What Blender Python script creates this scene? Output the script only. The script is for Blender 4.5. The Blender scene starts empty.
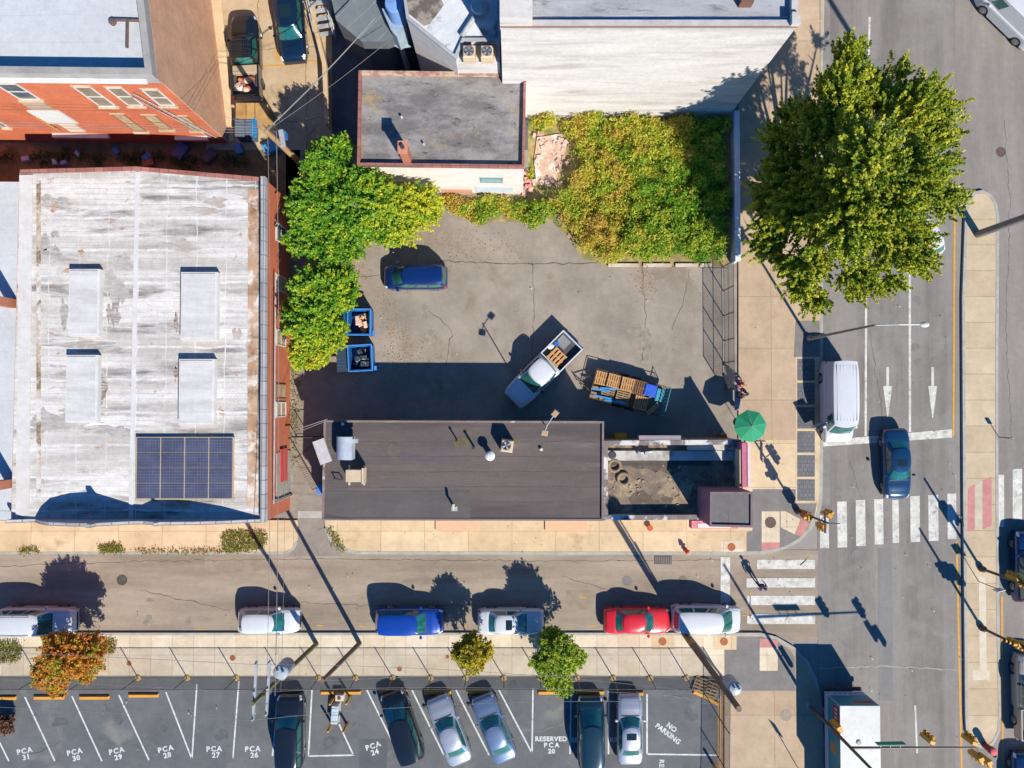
import bpy, math, random
import numpy as np
from mathutils import Vector, Matrix
random.seed(7); rng = np.random.default_rng(7)
R = math.radians
scene = bpy.context.scene
COL = scene.collection
# ---------------------------------------------------------------- camera
CAMH = 49.0; FPX = 686.0; TILT = R(1.34)
# pixel -> point of the world at height z (used like a survey: every thing has its own true height)
_c, _s = math.cos(TILT), math.sin(TILT)
def ray(px, py):
    u = (px-512)/FPX; v = -(py-384)/FPX
    # camera looks down (-z), tipped by TILT towards +y
    return (u, v*_c + _s, -_c + v*_s)
def P(px, py, z=0.0):
    r = ray(px, py); t = (z-CAMH)/r[2]
    return Vector((r[0]*t, r[1]*t, z))
def wallhit(px, py, A, B):
    """where the view ray meets the vertical plane through ground points A,B -> (distance along, height)"""
    r = ray(px, py); d = Vector((B[0]-A[0], B[1]-A[1])); Ln = d.length; d /= Ln
    n = Vector((-d.y, d.x)); t = (n.x*A[0]+n.y*A[1])/(n.x*r[0]+n.y*r[1])
    X = Vector((r[0]*t, r[1]*t)); return ((X-Vector((A[0], A[1]))).dot(d), CAMH+r[2]*t)
ORG = {}
# ---------------------------------------------------------------- mesh builder
class MB:
    def __init__(s): s.v = []; s.f = []
    def add(s, vs, fs):
        b = len(s.v); s.v += [tuple(v) for v in vs]; s.f += [tuple(i+b for i in f) for f in fs]; return s
    def box(s, x0, x1, y0, y1, z0, z1):
        if x0 > x1: x0, x1 = x1, x0
        if y0 > y1: y0, y1 = y1, y0
        return s.add([(x0,y0,z0),(x1,y0,z0),(x1,y1,z0),(x0,y1,z0),(x0,y0,z1),(x1,y0,z1),(x1,y1,z1),(x0,y1,z1)],
              [(3,2,1,0),(4,5,6,7),(0,1,5,4),(1,2,6,5),(2,3,7,6),(3,0,4,7)])
    def cbox(s, c, size, a=0.0, z0=None, ch=0.0):
        """box centred on c, turned a about z, with a chamfered top if ch"""
        hx, hy, hz = size[0]/2, size[1]/2, size[2]/2; ca, sa = math.cos(a), math.sin(a)
        cz = c[2] if z0 is None else z0+hz
        lay = [(hx,hy,-hz),(hx,hy,hz-ch)] + ([(hx-ch,hy-ch,hz)] if ch else [])
        vs = []; fs = []
        for (a1,b1,z) in lay:
            for (p,q) in ((-1,-1),(1,-1),(1,1),(-1,1)):
                X, Y = p*a1, q*b1; vs.append((c[0]+X*ca-Y*sa, c[1]+X*sa+Y*ca, cz+z))
        n = len(lay)
        for k in range(n-1):
            for i in range(4): j=(i+1)%4; fs.append((k*4+i,k*4+j,k*4+4+j,k*4+4+i))
        fs.append((3,2,1,0)); fs.append(tuple(n*4-4+i for i in range(4)))
        return s.add(vs, fs)
    def prism(s, poly, z0, z1, top=True, bottom=True, sides=True):
        poly = ccw(poly); n = len(poly)
        vs = [(p[0],p[1],z0) for p in poly]+[(p[0],p[1],z1) for p in poly]; fs = []
        if sides: fs += [(i,(i+1)%n,n+(i+1)%n,n+i) for i in range(n)]
        if top: fs.append(tuple(range(n,2*n)))
        if bottom: fs.append(tuple(range(n-1,-1,-1)))
        return s.add(vs, fs)
    def sheet(s, poly, z): poly = ccw(poly); return s.add([(p[0],p[1],z) for p in poly],[tuple(range(len(poly)))])
    def tube(s, p, q, r0, r1=None, n=8, cap=True):
        p = Vector(p); q = Vector(q); r1 = r0 if r1 is None else r1; d = (q-p)
        if d.length < 1e-6: return s
        d.normalize(); u = d.orthogonal().normalized(); w = d.cross(u); vs = []
        for (c,r) in ((p,r0),(q,r1)):
            for i in range(n):
                a = 2*math.pi*i/n; vs.append(c+u*math.cos(a)*r+w*math.sin(a)*r)
        fs = [(i,(i+1)%n,n+(i+1)%n,n+i) for i in range(n)]
        if cap: fs += [tuple(range(n-1,-1,-1)), tuple(range(n,2*n))]
        return s.add(vs, fs)
    def path(s, pts, r, n=6):
        for a,b in zip(pts[:-1], pts[1:]): s.tube(a,b,r,n=n)
        return s
    def lathe(s, c, prof, n=16, sy=1.0):
        vs = []; fs = []
        for (r,z) in prof:
            for i in range(n):
                a = 2*math.pi*i/n; vs.append((c[0]+r*math.cos(a), c[1]+r*sy*math.sin(a), c[2]+z))
        for k in range(len(prof)-1):
            for i in range(n): j=(i+1)%n; fs.append((k*n+i,k*n+j,k*n+n+j,k*n+n+i))
        fs += [tuple(range(n-1,-1,-1)), tuple(range((len(prof)-1)*n, len(prof)*n))]
        return s.add(vs, fs)
    def ribbon(s, pts, w, z0, z1, closed=False):
        """a raised strip of width w along a ground polyline"""
        n = len(pts); Ls = []; Rs = []
        for i in range(n):
            a = Vector(pts[(i-1)%n][:2]) if (i>0 or closed) else None
            b = Vector(pts[i][:2]); c = Vector(pts[(i+1)%n][:2]) if (i<n-1 or closed) else None
            d = Vector((0,0))
            if a is not None: d += (b-a).normalized()
            if c is not None: d += (c-b).normalized()
            d.normalize(); nn = Vector((-d.y,d.x))*w/2; Ls.append(b+nn); Rs.append(b-nn)
        for i in range(n if closed else n-1):
            j=(i+1)%n
            s.prism([Ls[i],Rs[i],Rs[j],Ls[j]], z0, z1)
        return s
    def grid(s, fn, us, vs_):
        nu, nv = len(us), len(vs_); vs = [fn(u,v) for u in us for v in vs_]
        fs = [(i*nv+j,(i+1)*nv+j,(i+1)*nv+j+1,i*nv+j+1) for i in range(nu-1) for j in range(nv-1)]
        return s.add(vs, fs)
    def xf(s, M):
        s.v = [tuple(M@Vector(v)) for v in s.v]; return s
def ccw(poly):
    a = sum(poly[i][0]*poly[(i+1)%len(poly)][1]-poly[(i+1)%len(poly)][0]*poly[i][1] for i in range(len(poly)))
    return list(poly) if a > 0 else list(poly)[::-1]
def offset(poly, d):
    """inset (d>0) a polygon"""
    poly = ccw(poly); n = len(poly); out = []
    for i in range(n):
        a, b, c = (Vector(poly[(i+k)%n][:2]) for k in (-1,0,1))
        d1 = (b-a).normalized(); d2 = (c-b).normalized()
        n1 = Vector((-d1.y,d1.x)); n2 = Vector((-d2.y,d2.x)); m = (n1+n2)
        m = m/max(.35,(1+n1.dot(n2))); out.append(b+m*d)
    return out
def obj(name, mb, mat, parent=None, smooth=False, label=None, cat=None, group=None, kind=None, keep=False, autoflip=False):
    me = bpy.data.meshes.new(name)
    vs = mb.v
    if parent is not None and parent in ORG:
        o0 = ORG[parent]; vs = [(v[0]-o0[0], v[1]-o0[1], v[2]-o0[2]) for v in vs]; loc = None
    elif parent is None and kind != 'structure' and not keep and vs:
        a = np.array(vs); c = ((a[:,0].min()+a[:,0].max())/2, (a[:,1].min()+a[:,1].max())/2, a[:,2].min())
        vs = [(v[0]-c[0], v[1]-c[1], v[2]-c[2]) for v in vs]; loc = c
    else: loc = None
    me.from_pydata(vs, [], mb.f); me.update()
    if mat: me.materials.append(mat)
    if smooth: me.shade_smooth(); me.set_sharp_from_angle(angle=R(40))
    o = bpy.data.objects.new(name, me); COL.objects.link(o)
    if loc: o.location = loc
    if parent is not None:
        o.parent = parent
        if parent in ORG: ORG[o] = ORG[parent]
    elif keep or kind == 'structure': ORG[o] = (0,0,0)
    else: ORG[o] = loc or (0,0,0)
    return tag(o, label, cat, group, kind)
def tag(o, label=None, cat=None, group=None, kind=None):
    if label: o['label'] = label
    if cat: o['category'] = cat
    if group: o['group'] = group
    if kind: o['kind'] = kind
    return o
def thing(name, label, cat, loc=(0,0,0), rz=0, group=None, local=False):
    """an Empty at the base of a thing; its parts are built in world space (local=False) or in its own space"""
    o = bpy.data.objects.new(name, None); COL.objects.link(o); o.empty_display_size = .3
    o.location = loc; o.rotation_euler = (0,0,rz)
    if not local: ORG[o] = tuple(loc)
    return tag(o, label, cat, group)
def copy_tree(o, parent=None):
    c = o.copy(); COL.objects.link(c)
    if parent is not None: c.parent = parent
    for ch in list(o.children): copy_tree(ch, c)
    return c
# ---------------------------------------------------------------- materials
ALB = .72   # hex colours are read off sunlit surfaces; base colour is this share of them
def lin(c):
    if isinstance(c, str):
        c = c.lstrip('#'); c = [int(c[i:i+2],16)/255 for i in (0,2,4)]
        c = [x/12.92 if x <= .04045 else ((x+.055)/1.055)**2.4 for x in c]
        c = [x*ALB for x in c]
    return (c[0],c[1],c[2],1)
class NT:
    def __init__(s, name):
        s.m = bpy.data.materials.new(name); s.m.use_nodes = True; s.t = s.m.node_tree; s.n = s.t.nodes; s.l = s.t.links
        s.b = s.n['Principled BSDF']; s.tc = s.n.new('ShaderNodeTexCoord')
    def mapping(s, scale=(1,1,1), rot=(0,0,0), loc=(0,0,0)):
        m = s.n.new('ShaderNodeMapping'); s.l.new(s.tc.outputs['Object'], m.inputs['Vector'])
        m.inputs['Scale'].default_value = scale; m.inputs['Rotation'].default_value = rot; m.inputs['Location'].default_value = loc
        return m.outputs['Vector']
    def noise(s, scale, vec=None, detail=6, rough=.6, dist=0.0):
        n = s.n.new('ShaderNodeTexNoise'); n.inputs['Scale'].default_value = scale; n.inputs['Detail'].default_value = detail
        n.inputs['Roughness'].default_value = rough; n.inputs['Distortion'].default_value = dist
        s.l.new(vec or s.mapping(), n.inputs['Vector']); return n.outputs['Fac']
    def ramp(s, fac, p0, p1, c0=(0,0,0,1), c1=(1,1,1,1)):
        r = s.n.new('ShaderNodeValToRGB'); s.l.new(fac, r.inputs['Fac']); e = r.color_ramp.elements
        e[0].position = p0; e[1].position = p1; e[0].color = c0; e[1].color = c1; return r.outputs['Color']
    def mix(s, fac, a, b, mode='MIX'):
        m = s.n.new('ShaderNodeMix'); m.data_type = 'RGBA'; m.blend_type = mode
        for (sock, v) in ((m.inputs[0],fac),(m.inputs[6],a),(m.inputs[7],b)):
            if hasattr(v,'is_output'): s.l.new(v, sock)
            elif isinstance(v,(int,float)): sock.default_value = v
            else: sock.default_value = v
        return m.outputs[2]
    def math(s, op, a, b=None):
        m = s.n.new('ShaderNodeMath'); m.operation = op
        for i,v in enumerate((a,b)):
            if v is None: continue
            if hasattr(v,'is_output'): s.l.new(v, m.inputs[i])
            else: m.inputs[i].default_value = v
        return m.outputs[0]
    def color(s, c):
        if hasattr(c,'is_output'): s.l.new(c, s.b.inputs['Base Color'])
        else: s.b.inputs['Base Color'].default_value = c
    def bump(s, fac, strength=.2, dist=.02):
        b = s.n.new('ShaderNodeBump'); b.inputs['Strength'].default_value = strength; b.inputs['Distance'].default_value = dist
        s.l.new(fac, b.inputs['Height']); s.l.new(b.outputs['Normal'], s.b.inputs['Normal'])
    def set(s, **k):
        for a,v in k.items(): s.b.inputs[a.replace('_',' ')].default_value = v
        return s
_mc = {}
def mat(name, c1, c2=None, scale=1.0, rough=.85, grain=.12, gscale=25, stretch=(1,1,1), rot=0, lo=.38, hi=.62, metal=0, bump=.15,
        stain=None, sscale=.5, sthr=(.6,.7), sstretch=(1,1,1), stain2=None, s2scale=1.3, s2thr=(.62,.7), s2stretch=(1,1,1),
        cracks=None, seams=None, coat=0, spec=.5, mid=.09, mscale=2.2):
    """weathered surface: two-tone noise, grain, stains, optional cracks and seams"""
    if name in _mc: return _mc[name]
    t = NT(name); c1 = lin(c1); c2 = lin(c2) if c2 else c1
    v = t.mapping(scale=stretch, rot=(0,0,rot))
    col = t.mix(t.ramp(t.noise(scale, v, 8, .65), lo, hi), c1, c2)
    if stain: col = t.mix(t.ramp(t.noise(sscale, t.mapping(scale=sstretch, rot=(0,0,rot), loc=(3,7,1)), 8, .65, .4), *sthr), col, lin(stain))
    if stain2: col = t.mix(t.ramp(t.noise(s2scale, t.mapping(scale=s2stretch, rot=(0,0,rot), loc=(13,2,5)), 8, .7, .2), *s2thr), col, lin(stain2))
    if seams:   # (spacing, axis, colour, width)
        for (sp, ax, sc, wd) in seams:
            sx = t.n.new('ShaderNodeSeparateXYZ'); t.l.new(t.mapping(rot=(0,0,rot)), sx.inputs[0])
            wob = t.math('MULTIPLY', t.noise(.4), .25*sp)
            f = t.math('FRACT', t.math('DIVIDE', t.math('ADD', sx.outputs[ax], wob), sp))
            m = t.math('LESS_THAN', f, wd/sp)
            m = t.math('MULTIPLY', m, t.ramp(t.noise(.9), .3, .6))
            col = t.mix(m, col, lin(sc))
    if cracks:
        vo = t.n.new('ShaderNodeTexVoronoi'); vo.feature = 'DISTANCE_TO_EDGE'; vo.inputs['Scale'].default_value = cracks[0]
        nv = t.n.new('ShaderNodeTexNoise'); nv.inputs['Scale'].default_value = .8; nv.inputs['Detail'].default_value = 5
        t.l.new(t.mapping(), nv.inputs['Vector'])
        vm = t.mix(.35, t.mapping(), nv.outputs['Color'], 'ADD'); t.l.new(vm, vo.inputs['Vector'])
        m = t.math('LESS_THAN', vo.outputs['Distance'], cracks[1])
        m = t.math('MULTIPLY', m, t.ramp(t.noise(.25, t.mapping(loc=(5,5,0))), .45, .6))
        col = t.mix(m, col, lin(cracks[2]))
    if mid and grain > .06: col = t.mix(1.0, col, t.ramp(t.noise(mscale, t.mapping(loc=(9,4,2)), 5, .8), .3, .7, (1-mid,)*3+(1,), (1+mid,)*3+(1,)), 'MULTIPLY')
    g = t.noise(gscale, None, 3, .7)
    if grain: col = t.mix(1.0, col, t.ramp(g, .25, .75, (1-grain,)*3+(1,), (1+grain,)*3+(1,)), 'MULTIPLY')
    t.color(col); t.set(Roughness=rough, Metallic=metal, Coat_Weight=coat, Specular_IOR_Level=spec)
    if bump: t.bump(g, bump, .02)
    _mc[name] = t.m; return t.m
def plain(name, c, rough=.6, metal=0, coat=0, emit=0, trans=0, spec=.5):
    return mat(name, c, None, rough=rough, metal=metal, coat=coat, grain=.05, bump=0, spec=spec)
def slabs(name, c1, c2, mortar, w=1.5, h=1.5, ms=.03, off=0.0, stain=None, sthr=(.6,.72), rough=.9, grain=.1, wall=False, sscale=.6, rot=0):
    if name in _mc: return _mc[name]
    t = NT(name); b = t.n.new('ShaderNodeTexBrick'); b.offset = off; b.squash = 1
    v = t.mapping(rot=(0,0,rot))
    if wall:
        sx = t.n.new('ShaderNodeSeparateXYZ'); t.l.new(v, sx.inputs[0]); cb = t.n.new('ShaderNodeCombineXYZ')
        t.l.new(t.math('ADD', sx.outputs[0], sx.outputs[1]), cb.inputs[0]); t.l.new(sx.outputs[2], cb.inputs[1]); v = cb.outputs[0]
    t.l.new(v, b.inputs['Vector']); b.inputs['Scale'].default_value = 1; b.inputs['Mortar Size'].default_value = ms
    b.inputs['Brick Width'].default_value = w; b.inputs['Row Height'].default_value = h; b.inputs['Bias'].default_value = 0
    b.inputs['Color1'].default_value = lin(c1); b.inputs['Color2'].default_value = lin(c2); b.inputs['Mortar'].default_value = lin(mortar)
    col = b.outputs['Color']
    col = t.mix(1.0, col, t.ramp(t.noise(.7), .3, .7, (.86,.86,.86,1), (1.1,1.1,1.1,1)), 'MULTIPLY')
    if stain: col = t.mix(t.ramp(t.noise(sscale, t.mapping(loc=(4,1,2)), 9, .7, .3), *sthr), col, lin(stain))
    col = t.mix(1.0, col, t.ramp(t.noise(3.0, t.mapping(loc=(9,4,2)), 5, .8), .3, .7, (.9,.9,.9,1), (1.08,1.08,1.08,1)), 'MULTIPLY')
    g = t.noise(30, None, 3, .7)
    col = t.mix(1.0, col, t.ramp(g, .25, .75, (1-grain,)*3+(1,), (1+grain,)*3+(1,)), 'MULTIPLY')
    t.color(col); t.set(Roughness=rough); t.bump(g, .15, .02); _mc[name] = t.m; return t.m
def leafmat(name, cols, trans=.35):
    """leaves: each leaf has its own tint; some light comes through"""
    t = NT(name); at = t.n.new('ShaderNodeAttribute'); at.attribute_name = 'tint'
    r = t.n.new('ShaderNodeValToRGB'); t.l.new(at.outputs['Fac'], r.inputs['Fac']); e = r.color_ramp.elements
    while len(e) < len(cols): e.new(.5)
    for i,c in enumerate(cols): e[i].position = i/(len(cols)-1); e[i].color = lin(c)
    t.color(r.outputs['Color']); t.set(Roughness=.55, Specular_IOR_Level=.3)
    tr = t.n.new('ShaderNodeBsdfTranslucent'); t.l.new(r.outputs['Color'], tr.inputs['Color'])
    mx = t.n.new('ShaderNodeMixShader'); mx.inputs[0].default_value = trans
    t.l.new(t.b.outputs[0], mx.inputs[1]); t.l.new(tr.outputs[0], mx.inputs[2]); t.l.new(mx.outputs[0], t.n['Material Output'].inputs['Surface'])
    return t.m
def leaf_mesh(name, pts, size, tint, mat_, parent=None, up=.6, elong=1.6, **kw):
    """a crown: one small folded diamond per leaf"""
    n = len(pts); pts = np.asarray(pts, float)
    nr = rng.normal(size=(n,3)); nr[:,2] = np.abs(nr[:,2])+up; nr /= np.linalg.norm(nr,axis=1)[:,None]
    a = rng.normal(size=(n,3)); a -= (a*nr).sum(1)[:,None]*nr; a /= np.linalg.norm(a,axis=1)[:,None]; b = np.cross(nr,a)
    s = (size*rng.uniform(.6,1.3,n))[:,None]
    V = np.stack([pts-a*s*elong/2, pts-b*s/2+nr*s*.12, pts+a*s*elong/2, pts+b*s/2+nr*s*.12],1).reshape(-1,3)
    if parent is not None and parent in ORG: V = V-np.array(ORG[parent])
    me = bpy.data.meshes.new(name); me.vertices.add(4*n); me.vertices.foreach_set('co', V.ravel())
    me.loops.add(4*n); me.loops.foreach_set('vertex_index', np.arange(4*n)); me.polygons.add(n)
    me.polygons.foreach_set('loop_start', np.arange(0,4*n,4)); me.update(calc_edges=True)
    at = me.attributes.new('tint','FLOAT','FACE'); at.data.foreach_set('value', np.clip(tint,0,1).astype(np.float32))
    me.materials.append(mat_); o = bpy.data.objects.new(name, me); COL.objects.link(o)
    if parent is not None: o.parent = parent
    return tag(o, **kw)
def text_mb(s, size, extrude=0.0, spacing=1.0, bold=0.0):
    cu = bpy.data.curves.new('t','FONT'); cu.body = s; cu.size = size; cu.align_x = 'CENTER'; cu.align_y = 'CENTER'
    cu.space_character = spacing; cu.offset = bold; cu.extrude = extrude; cu.resolution_u = 3
    o = bpy.data.objects.new('t', cu); COL.objects.link(o)
    dg = bpy.context.evaluated_depsgraph_get(); me = bpy.data.meshes.new_from_object(o.evaluated_get(dg))
    mb = MB(); mb.add([v.co[:] for v in me.vertices], [tuple(p.vertices) for p in me.polygons])
    bpy.data.objects.remove(o); bpy.data.meshes.remove(me); bpy.data.curves.remove(cu)
    return mb
def ppoly(pts, z=0.0): return [P(x,y,z) for x,y in pts]
# ================================================================ GROUND, ROADS, PAVEMENTS
M_asph_far = mat('asphalt_far', '#8d8780', '#9a938a', scale=.05)
M_lot = mat('lot_asphalt', '#a69a8c', '#8f8477', scale=.28, rough=.95, grain=.16, gscale=18, bump=.3, 
            stain='#8b7b6c', sscale=.35, sthr=(.56,.72), stain2='#a88660', s2scale=.8, s2thr=(.66,.74))
M_street = mat('street_asphalt', '#ab9b88', '#8e7f6e', scale=.35, rough=.95, grain=.14, gscale=20, stretch=(.25,1.6,1), bump=.3,
            stain='#877a6d', sscale=.6, sthr=(.6,.75), sstretch=(.4,1,1))
M_road = mat('road_asphalt', '#948d86', '#78726c', scale=.3, rough=.92, grain=.12, gscale=20, stretch=(1.5,.12,1), bump=.25,
            stain='#918d86', sscale=.3, sthr=(.5,.7))
M_road2 = mat('right_road_asphalt', '#968e86', '#867f78', scale=.5, rough=.92, grain=.12, stretch=(1.2,.2,1), bump=.25)
M_park = mat('car_park_asphalt', '#5f6163', '#6f7071', scale=.35, rough=.93, grain=.14, bump=.3, 
            stain='#807f7a', sscale=.35, sthr=(.57,.7), stain2='#4c5053', s2scale=.8, s2thr=(.62,.72))
M_walk = slabs('pavement_concrete', '#e3caa4', '#d6bb94', '#b59a76', 3.1, 3.1, .02, 0, stain='#b3946d', sthr=(.58,.75), sscale=.5)
M_walk_s = slabs('south_pavement_concrete', '#e6d5ba', '#dac7a8', '#bfa98a', 1.5, 1.5, .02, 0, stain='#bfa37c', sthr=(.62,.8), sscale=.4)
M_walk_e = slabs('east_pavement_concrete', '#c6ad90', '#b99f82', '#9c846a', 3.7, 3.7, .02, 0, stain='#b29a7b', sthr=(.58,.75), sscale=.3)
M_median = slabs('median_concrete', '#cfbb9c', '#c6b090', '#a59173', 40, 1.85, .025, 0, stain='#b9a07c', sthr=(.6,.75))
M_kerb = mat('kerb_stone', '#b5b3a8', '#a5a196', scale=2)
M_dkpave = mat('dark_paving', '#857f7b', '#7a7571', scale=1.2, grain=.14)
M_paint = mat('road_paint', '#e2dfd6', '#c4c0b6', scale=1.6, rough=.85, stain='#98948e', sscale=1.8, sthr=(.56,.68), stain2='#b3afa7', s2scale=6, s2thr=(.58,.64), grain=.14, mid=.12)
M_paint2 = mat('parking_paint', '#dfe2e2', '#c5c9ca', scale=3, rough=.8, stain='#84888a', sscale=3, sthr=(.58,.7), grain=.12)
M_yel = mat('yellow_paint', '#e0a43e', '#cf9534', scale=3, rough=.8, stain='#9a8a68', sscale=2, sthr=(.62,.75))
M_ramp = mat('red_tactile', '#cf8d86', '#c0807a', scale=2)
M_iron = mat('cast_iron', '#77675a', '#8a6f58', scale=3, rough=.7)
M_rust = mat('rusty_cover', '#b5683c', '#9c5a36', scale=4)
M_dirt = mat('dry_dirt', '#9a7a52', '#7d6a4a', scale=1.3, grain=.25, stain='#b8863d', sscale=1, sthr=(.55,.7))

def strct(name, mb, m): return obj(name, mb, m, kind='structure')
strct('ground', MB().sheet([(-1500,-1500),(1500,-1500),(1500,1500),(-1500,1500)], -.02), M_asph_far)
street = strct('street', MB().sheet(ppoly([(-1400,550),(824,550),(824,640),(-1400,640)]), .0), M_street)
road = strct('road', MB().sheet([P(818,-900),P(964,-900),P(964,1800),P(818,1800)], .004), M_road)
rroad = strct('right_road', MB().sheet([P(955,-900),P(2300,-900),P(2300,1800),P(955,1800)], .008), M_road2)
lot = strct('vacant_lot', MB().sheet(ppoly([(286,150),(745,150),(745,530),(286,530)]), .004), M_lot)
strct('alley_ground', MB().sheet(ppoly([(-600,100),(300,100),(300,215),(-600,215)]), .004), M_dirt)
strct('yard_ground', MB().sheet(ppoly([(206,-500),(332,-500),(332,150),(206,150)]), .008),
      mat('yard_concrete', '#cdb491', '#bda27e', scale=.6, grain=.12, seams=[(3.6,0,'#80684d',.06),(5.2,1,'#80684d',.06)], stain='#8f7350', sthr=(.58,.72)))
strct('courtyard_ground', MB().sheet(ppoly([(332,-500),(530,-500),(530,150),(332,150)]), .006), mat('courtyard_concrete', '#6f6c6a', '#5b5c5e', scale=1))
park = strct('car_park', MB().sheet([P(-1400,672),P(723,672),P(723,1400),P(-1400,1400)], .006), M_park)
# pavements, raised
def raised(name, poly, m, h=.12): return strct(name, MB().prism(ppoly(poly), -.01, h), m)
corner = [(325,519),(326,528),(332,541),(343,549),(356,552.5),(748,553),(768,551.5),(784,547.5),(798,540),(809,529),(816,518),(820,502),(821,440)]
raised('north_pavement', [(-1400,520),(298,520),(298,540),(292,550),(285,553),(-1400,553)], M_walk)
raised('corner_pavement', corner+[(821,519)][:0]+[(760,440),(745,440),(740,519)], M_walk, .12)
raised('east_pavement', [(821,440),(821,-900),(738,-900),(738,440),(760,440)], M_walk_e, .12)
raised('south_pavement', [(-1400,633),(724,633),(724,675),(-1400,675)], M_walk_s, .12)
raised('south_corner_pavement', [(724,633),(760,633),(776,637),(793,647),(806,660),(815,678),(820,700),(822,740),(823,1500),(724,1500)], M_walk_e, .12)
raised('median', [(965,212),(967,202),(973,193.5),(981,192),(989,196),(994,205),(996,216),(995,400),(996,600),(998,715),(997,730),(991,742),(983,746),(972,743),(966,732),(965,715),(963,500),(962,300)], M_median, .17)
def kerb(pts, w=.17, z=.13): strct('kerb', MB().ribbon(ppoly(pts), w, -.005, z), M_kerb)
kerb(corner[1:], .22)
kerb([(821,440),(821,-500)])
kerb([(-900,552.6),(285,552.6),(293,549),(297,541)])
kerb([(-900,633.5),(724,633.5),(760,633.5),(776,637.5),(793,647.5),(806,660.5),(815,678.5),(820,700),(822,740),(823,1100)],.18)
kerb([(963,500),(965,715),(966,732),(972,743),(983,746.5),(991,742.5),(997,730),(998,715),(996,600),(995,400),(996,216),(994,205),(989,196),(981,192),(973,193.5),(967,202),(965,212),(962,300),(963,500)], .2, .185)
def sheet(name, pts, m, z, parent=None): return obj(name, MB().sheet(ppoly(pts), z), m, parent=parent, kind='structure')
# gutter and darker paving
sheet('gutter', [(821.5,505),(821.5,-400),(830,-400),(830,505)], mat('gutter','#8d8983','#827e78',scale=1), .012)
sheet('dark_paving', [(752,489),(795,489),(795,503),(816,503),(814,515),(806,530),(796,539),(783,546),(768,550),(746,551),(746,532),(752,530)], M_dkpave, .124)
sheet('dark_paving', [(795,321),(819,321),(819,357),(793,357)], M_dkpave, .124)
sheet('dark_paving', [(724,636),(762,636),(775,640),(790,650),(794,656),(795,690),(724,690)], M_dkpave, .124)
for (a,b,c,d) in [((795,357),(820,357),(820,503),(795,503))]:
    sheet('tree_pit_border', [a,b,c,d], mat('pit_border','#d8c19b','#ccb38c',scale=1), .124)
for k in range(6):
    y0 = 359+k*24; sheet('paver_panel', [(796.5,y0),(814,y0),(814,y0+21.5),(796.5,y0+21.5)], slabs('granite_pavers','#77777a','#6b6b6d','#59595a',.3,.3,.02,.5), .128)
# kerb ramps at the corners
sheet('ramp_slab', [(761,511),(779,511),(779,542),(761,542)], M_walk_s, .129); sheet('tactile_strip', [(761,542),(779,542),(779,550),(761,550.5)], M_ramp, .129)
sheet('ramp_slab', [(780,511),(785,511),(800,519),(794,534),(780,527)], M_walk_s, .129); sheet('tactile_strip', [(800,518),(808.5,523),(802,536.5),(794.5,534)], M_ramp, .129)
sheet('ramp_slab', [(759,647),(777,647),(777,670),(759,670)], M_walk_s, .129); sheet('tactile_strip', [(759,638),(777,639),(777,647),(759,647)], M_ramp, .129)
for (pts) in ([(966,488),(973,484),(973,529),(966,531)],[(981,480),(990,476),(990,525),(981,529)]):
    sheet('tactile_strip', pts, M_ramp, .174)
sheet('ramp_slab', [(973.3,484),(980.7,480),(980.7,529),(973.3,529)], mat('pale_slab','#cfc4ac','#c3b69c',scale=1), .175)
sheet('pale_strip', [(977,576),(984,576),(985,669),(988,669),(988,679),(971,679),(971,669),(978,669)], mat('pale_strip','#dcd0bb','#d2c4ac',scale=2), .174)
sheet('access_slab', [(720,540),(743,540),(743,553),(720,553)], M_walk_s, .128)
sheet('access_slab', [(651,634),(674,634),(674,649),(651,649)], M_walk, .128); sheet('access_slab', [(713,634),(736,634),(736,649),(713,649)], M_walk, .128)
sheet('driveway', [(289,440),(326,440),(326,530),(331,541),(343,551),(340,556),(290,556),(297,541),(298,519)], mat('driveway','#9a8f83','#8c8176',scale=.8,cracks=(.3,.01,'#5f564e')), .016)
sheet('driveway_sill', [(298,511),(325,511),(325,518),(298,518)], mat('sill','#bdb8ad','#aaa69b',scale=2), .022)
sheet('asphalt_patch', [(359,739),(387,739),(387,768),(359,768)], mat('patch','#53575a','#5b5f61',scale=1), .01)
# tall strip between fences of the car park
sheet('fence_verge', [(717.5,700),(724,690),(724,1000),(717.5,1000)], mat('verge','#b98f5e','#a9814f',scale=2), .02)
# ---- painted marks (parts of their road)
def mark(name, par, pts, m=None, z=.016): obj(name, MB().sheet(ppoly(pts), z), m or M_paint, parent=par)
def line(name, par, a, b, w=1.6, m=None, z=.016):
    A = P(*a); B = P(*b); d = (B-A).normalized(); n = Vector((-d.y,d.x,0))*w/28
    obj(name, MB().sheet([A+n,B+n,B-n,A-n], z), m or M_paint, parent=par)
for (x0,x1,y0,y1) in [(837,846.5,501.5,547.5),(855.5,865,500,546),(874,883,499,544.5),(892,898.5,500,543),(910,919.5,496,542),(928,938,495,541),(947,956,493.5,539)]:
    mark('crosswalk_stripe', road, [(x0,y0),(x1,y0-.3),(x1+.5,y1-.3),(x0+.5,y1)])
mark('crosswalk_stripe', road, [(819.5,515),(828.5,515),(829,548),(820,548)])
for (x0,x1,y0,y1) in [(994.5,1004,475,527),(1012.5,1022,469,520),(1031,1040,463,514),(1049,1058,457,508)]: mark('crosswalk_stripe', rroad, [(x0,y0),(x1,y0-.3),(x1,y1-.3),(x0,y1)])
for (x0,y0,y1) in [(757,559.5,569),(746.5,578,587.5),(747,595.5,605),(747,614,624)]: mark('crosswalk_stripe', street, [(x0,y0),(815,y0),(815,y1),(x0,y1)])
mark('stop_line', street, [(720.5,557),(730,557),(730,632),(720.5,632)])
mark('stop_line', road, [(822,440.5),(952,429),(952,437.5),(822,446.5)])
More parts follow.
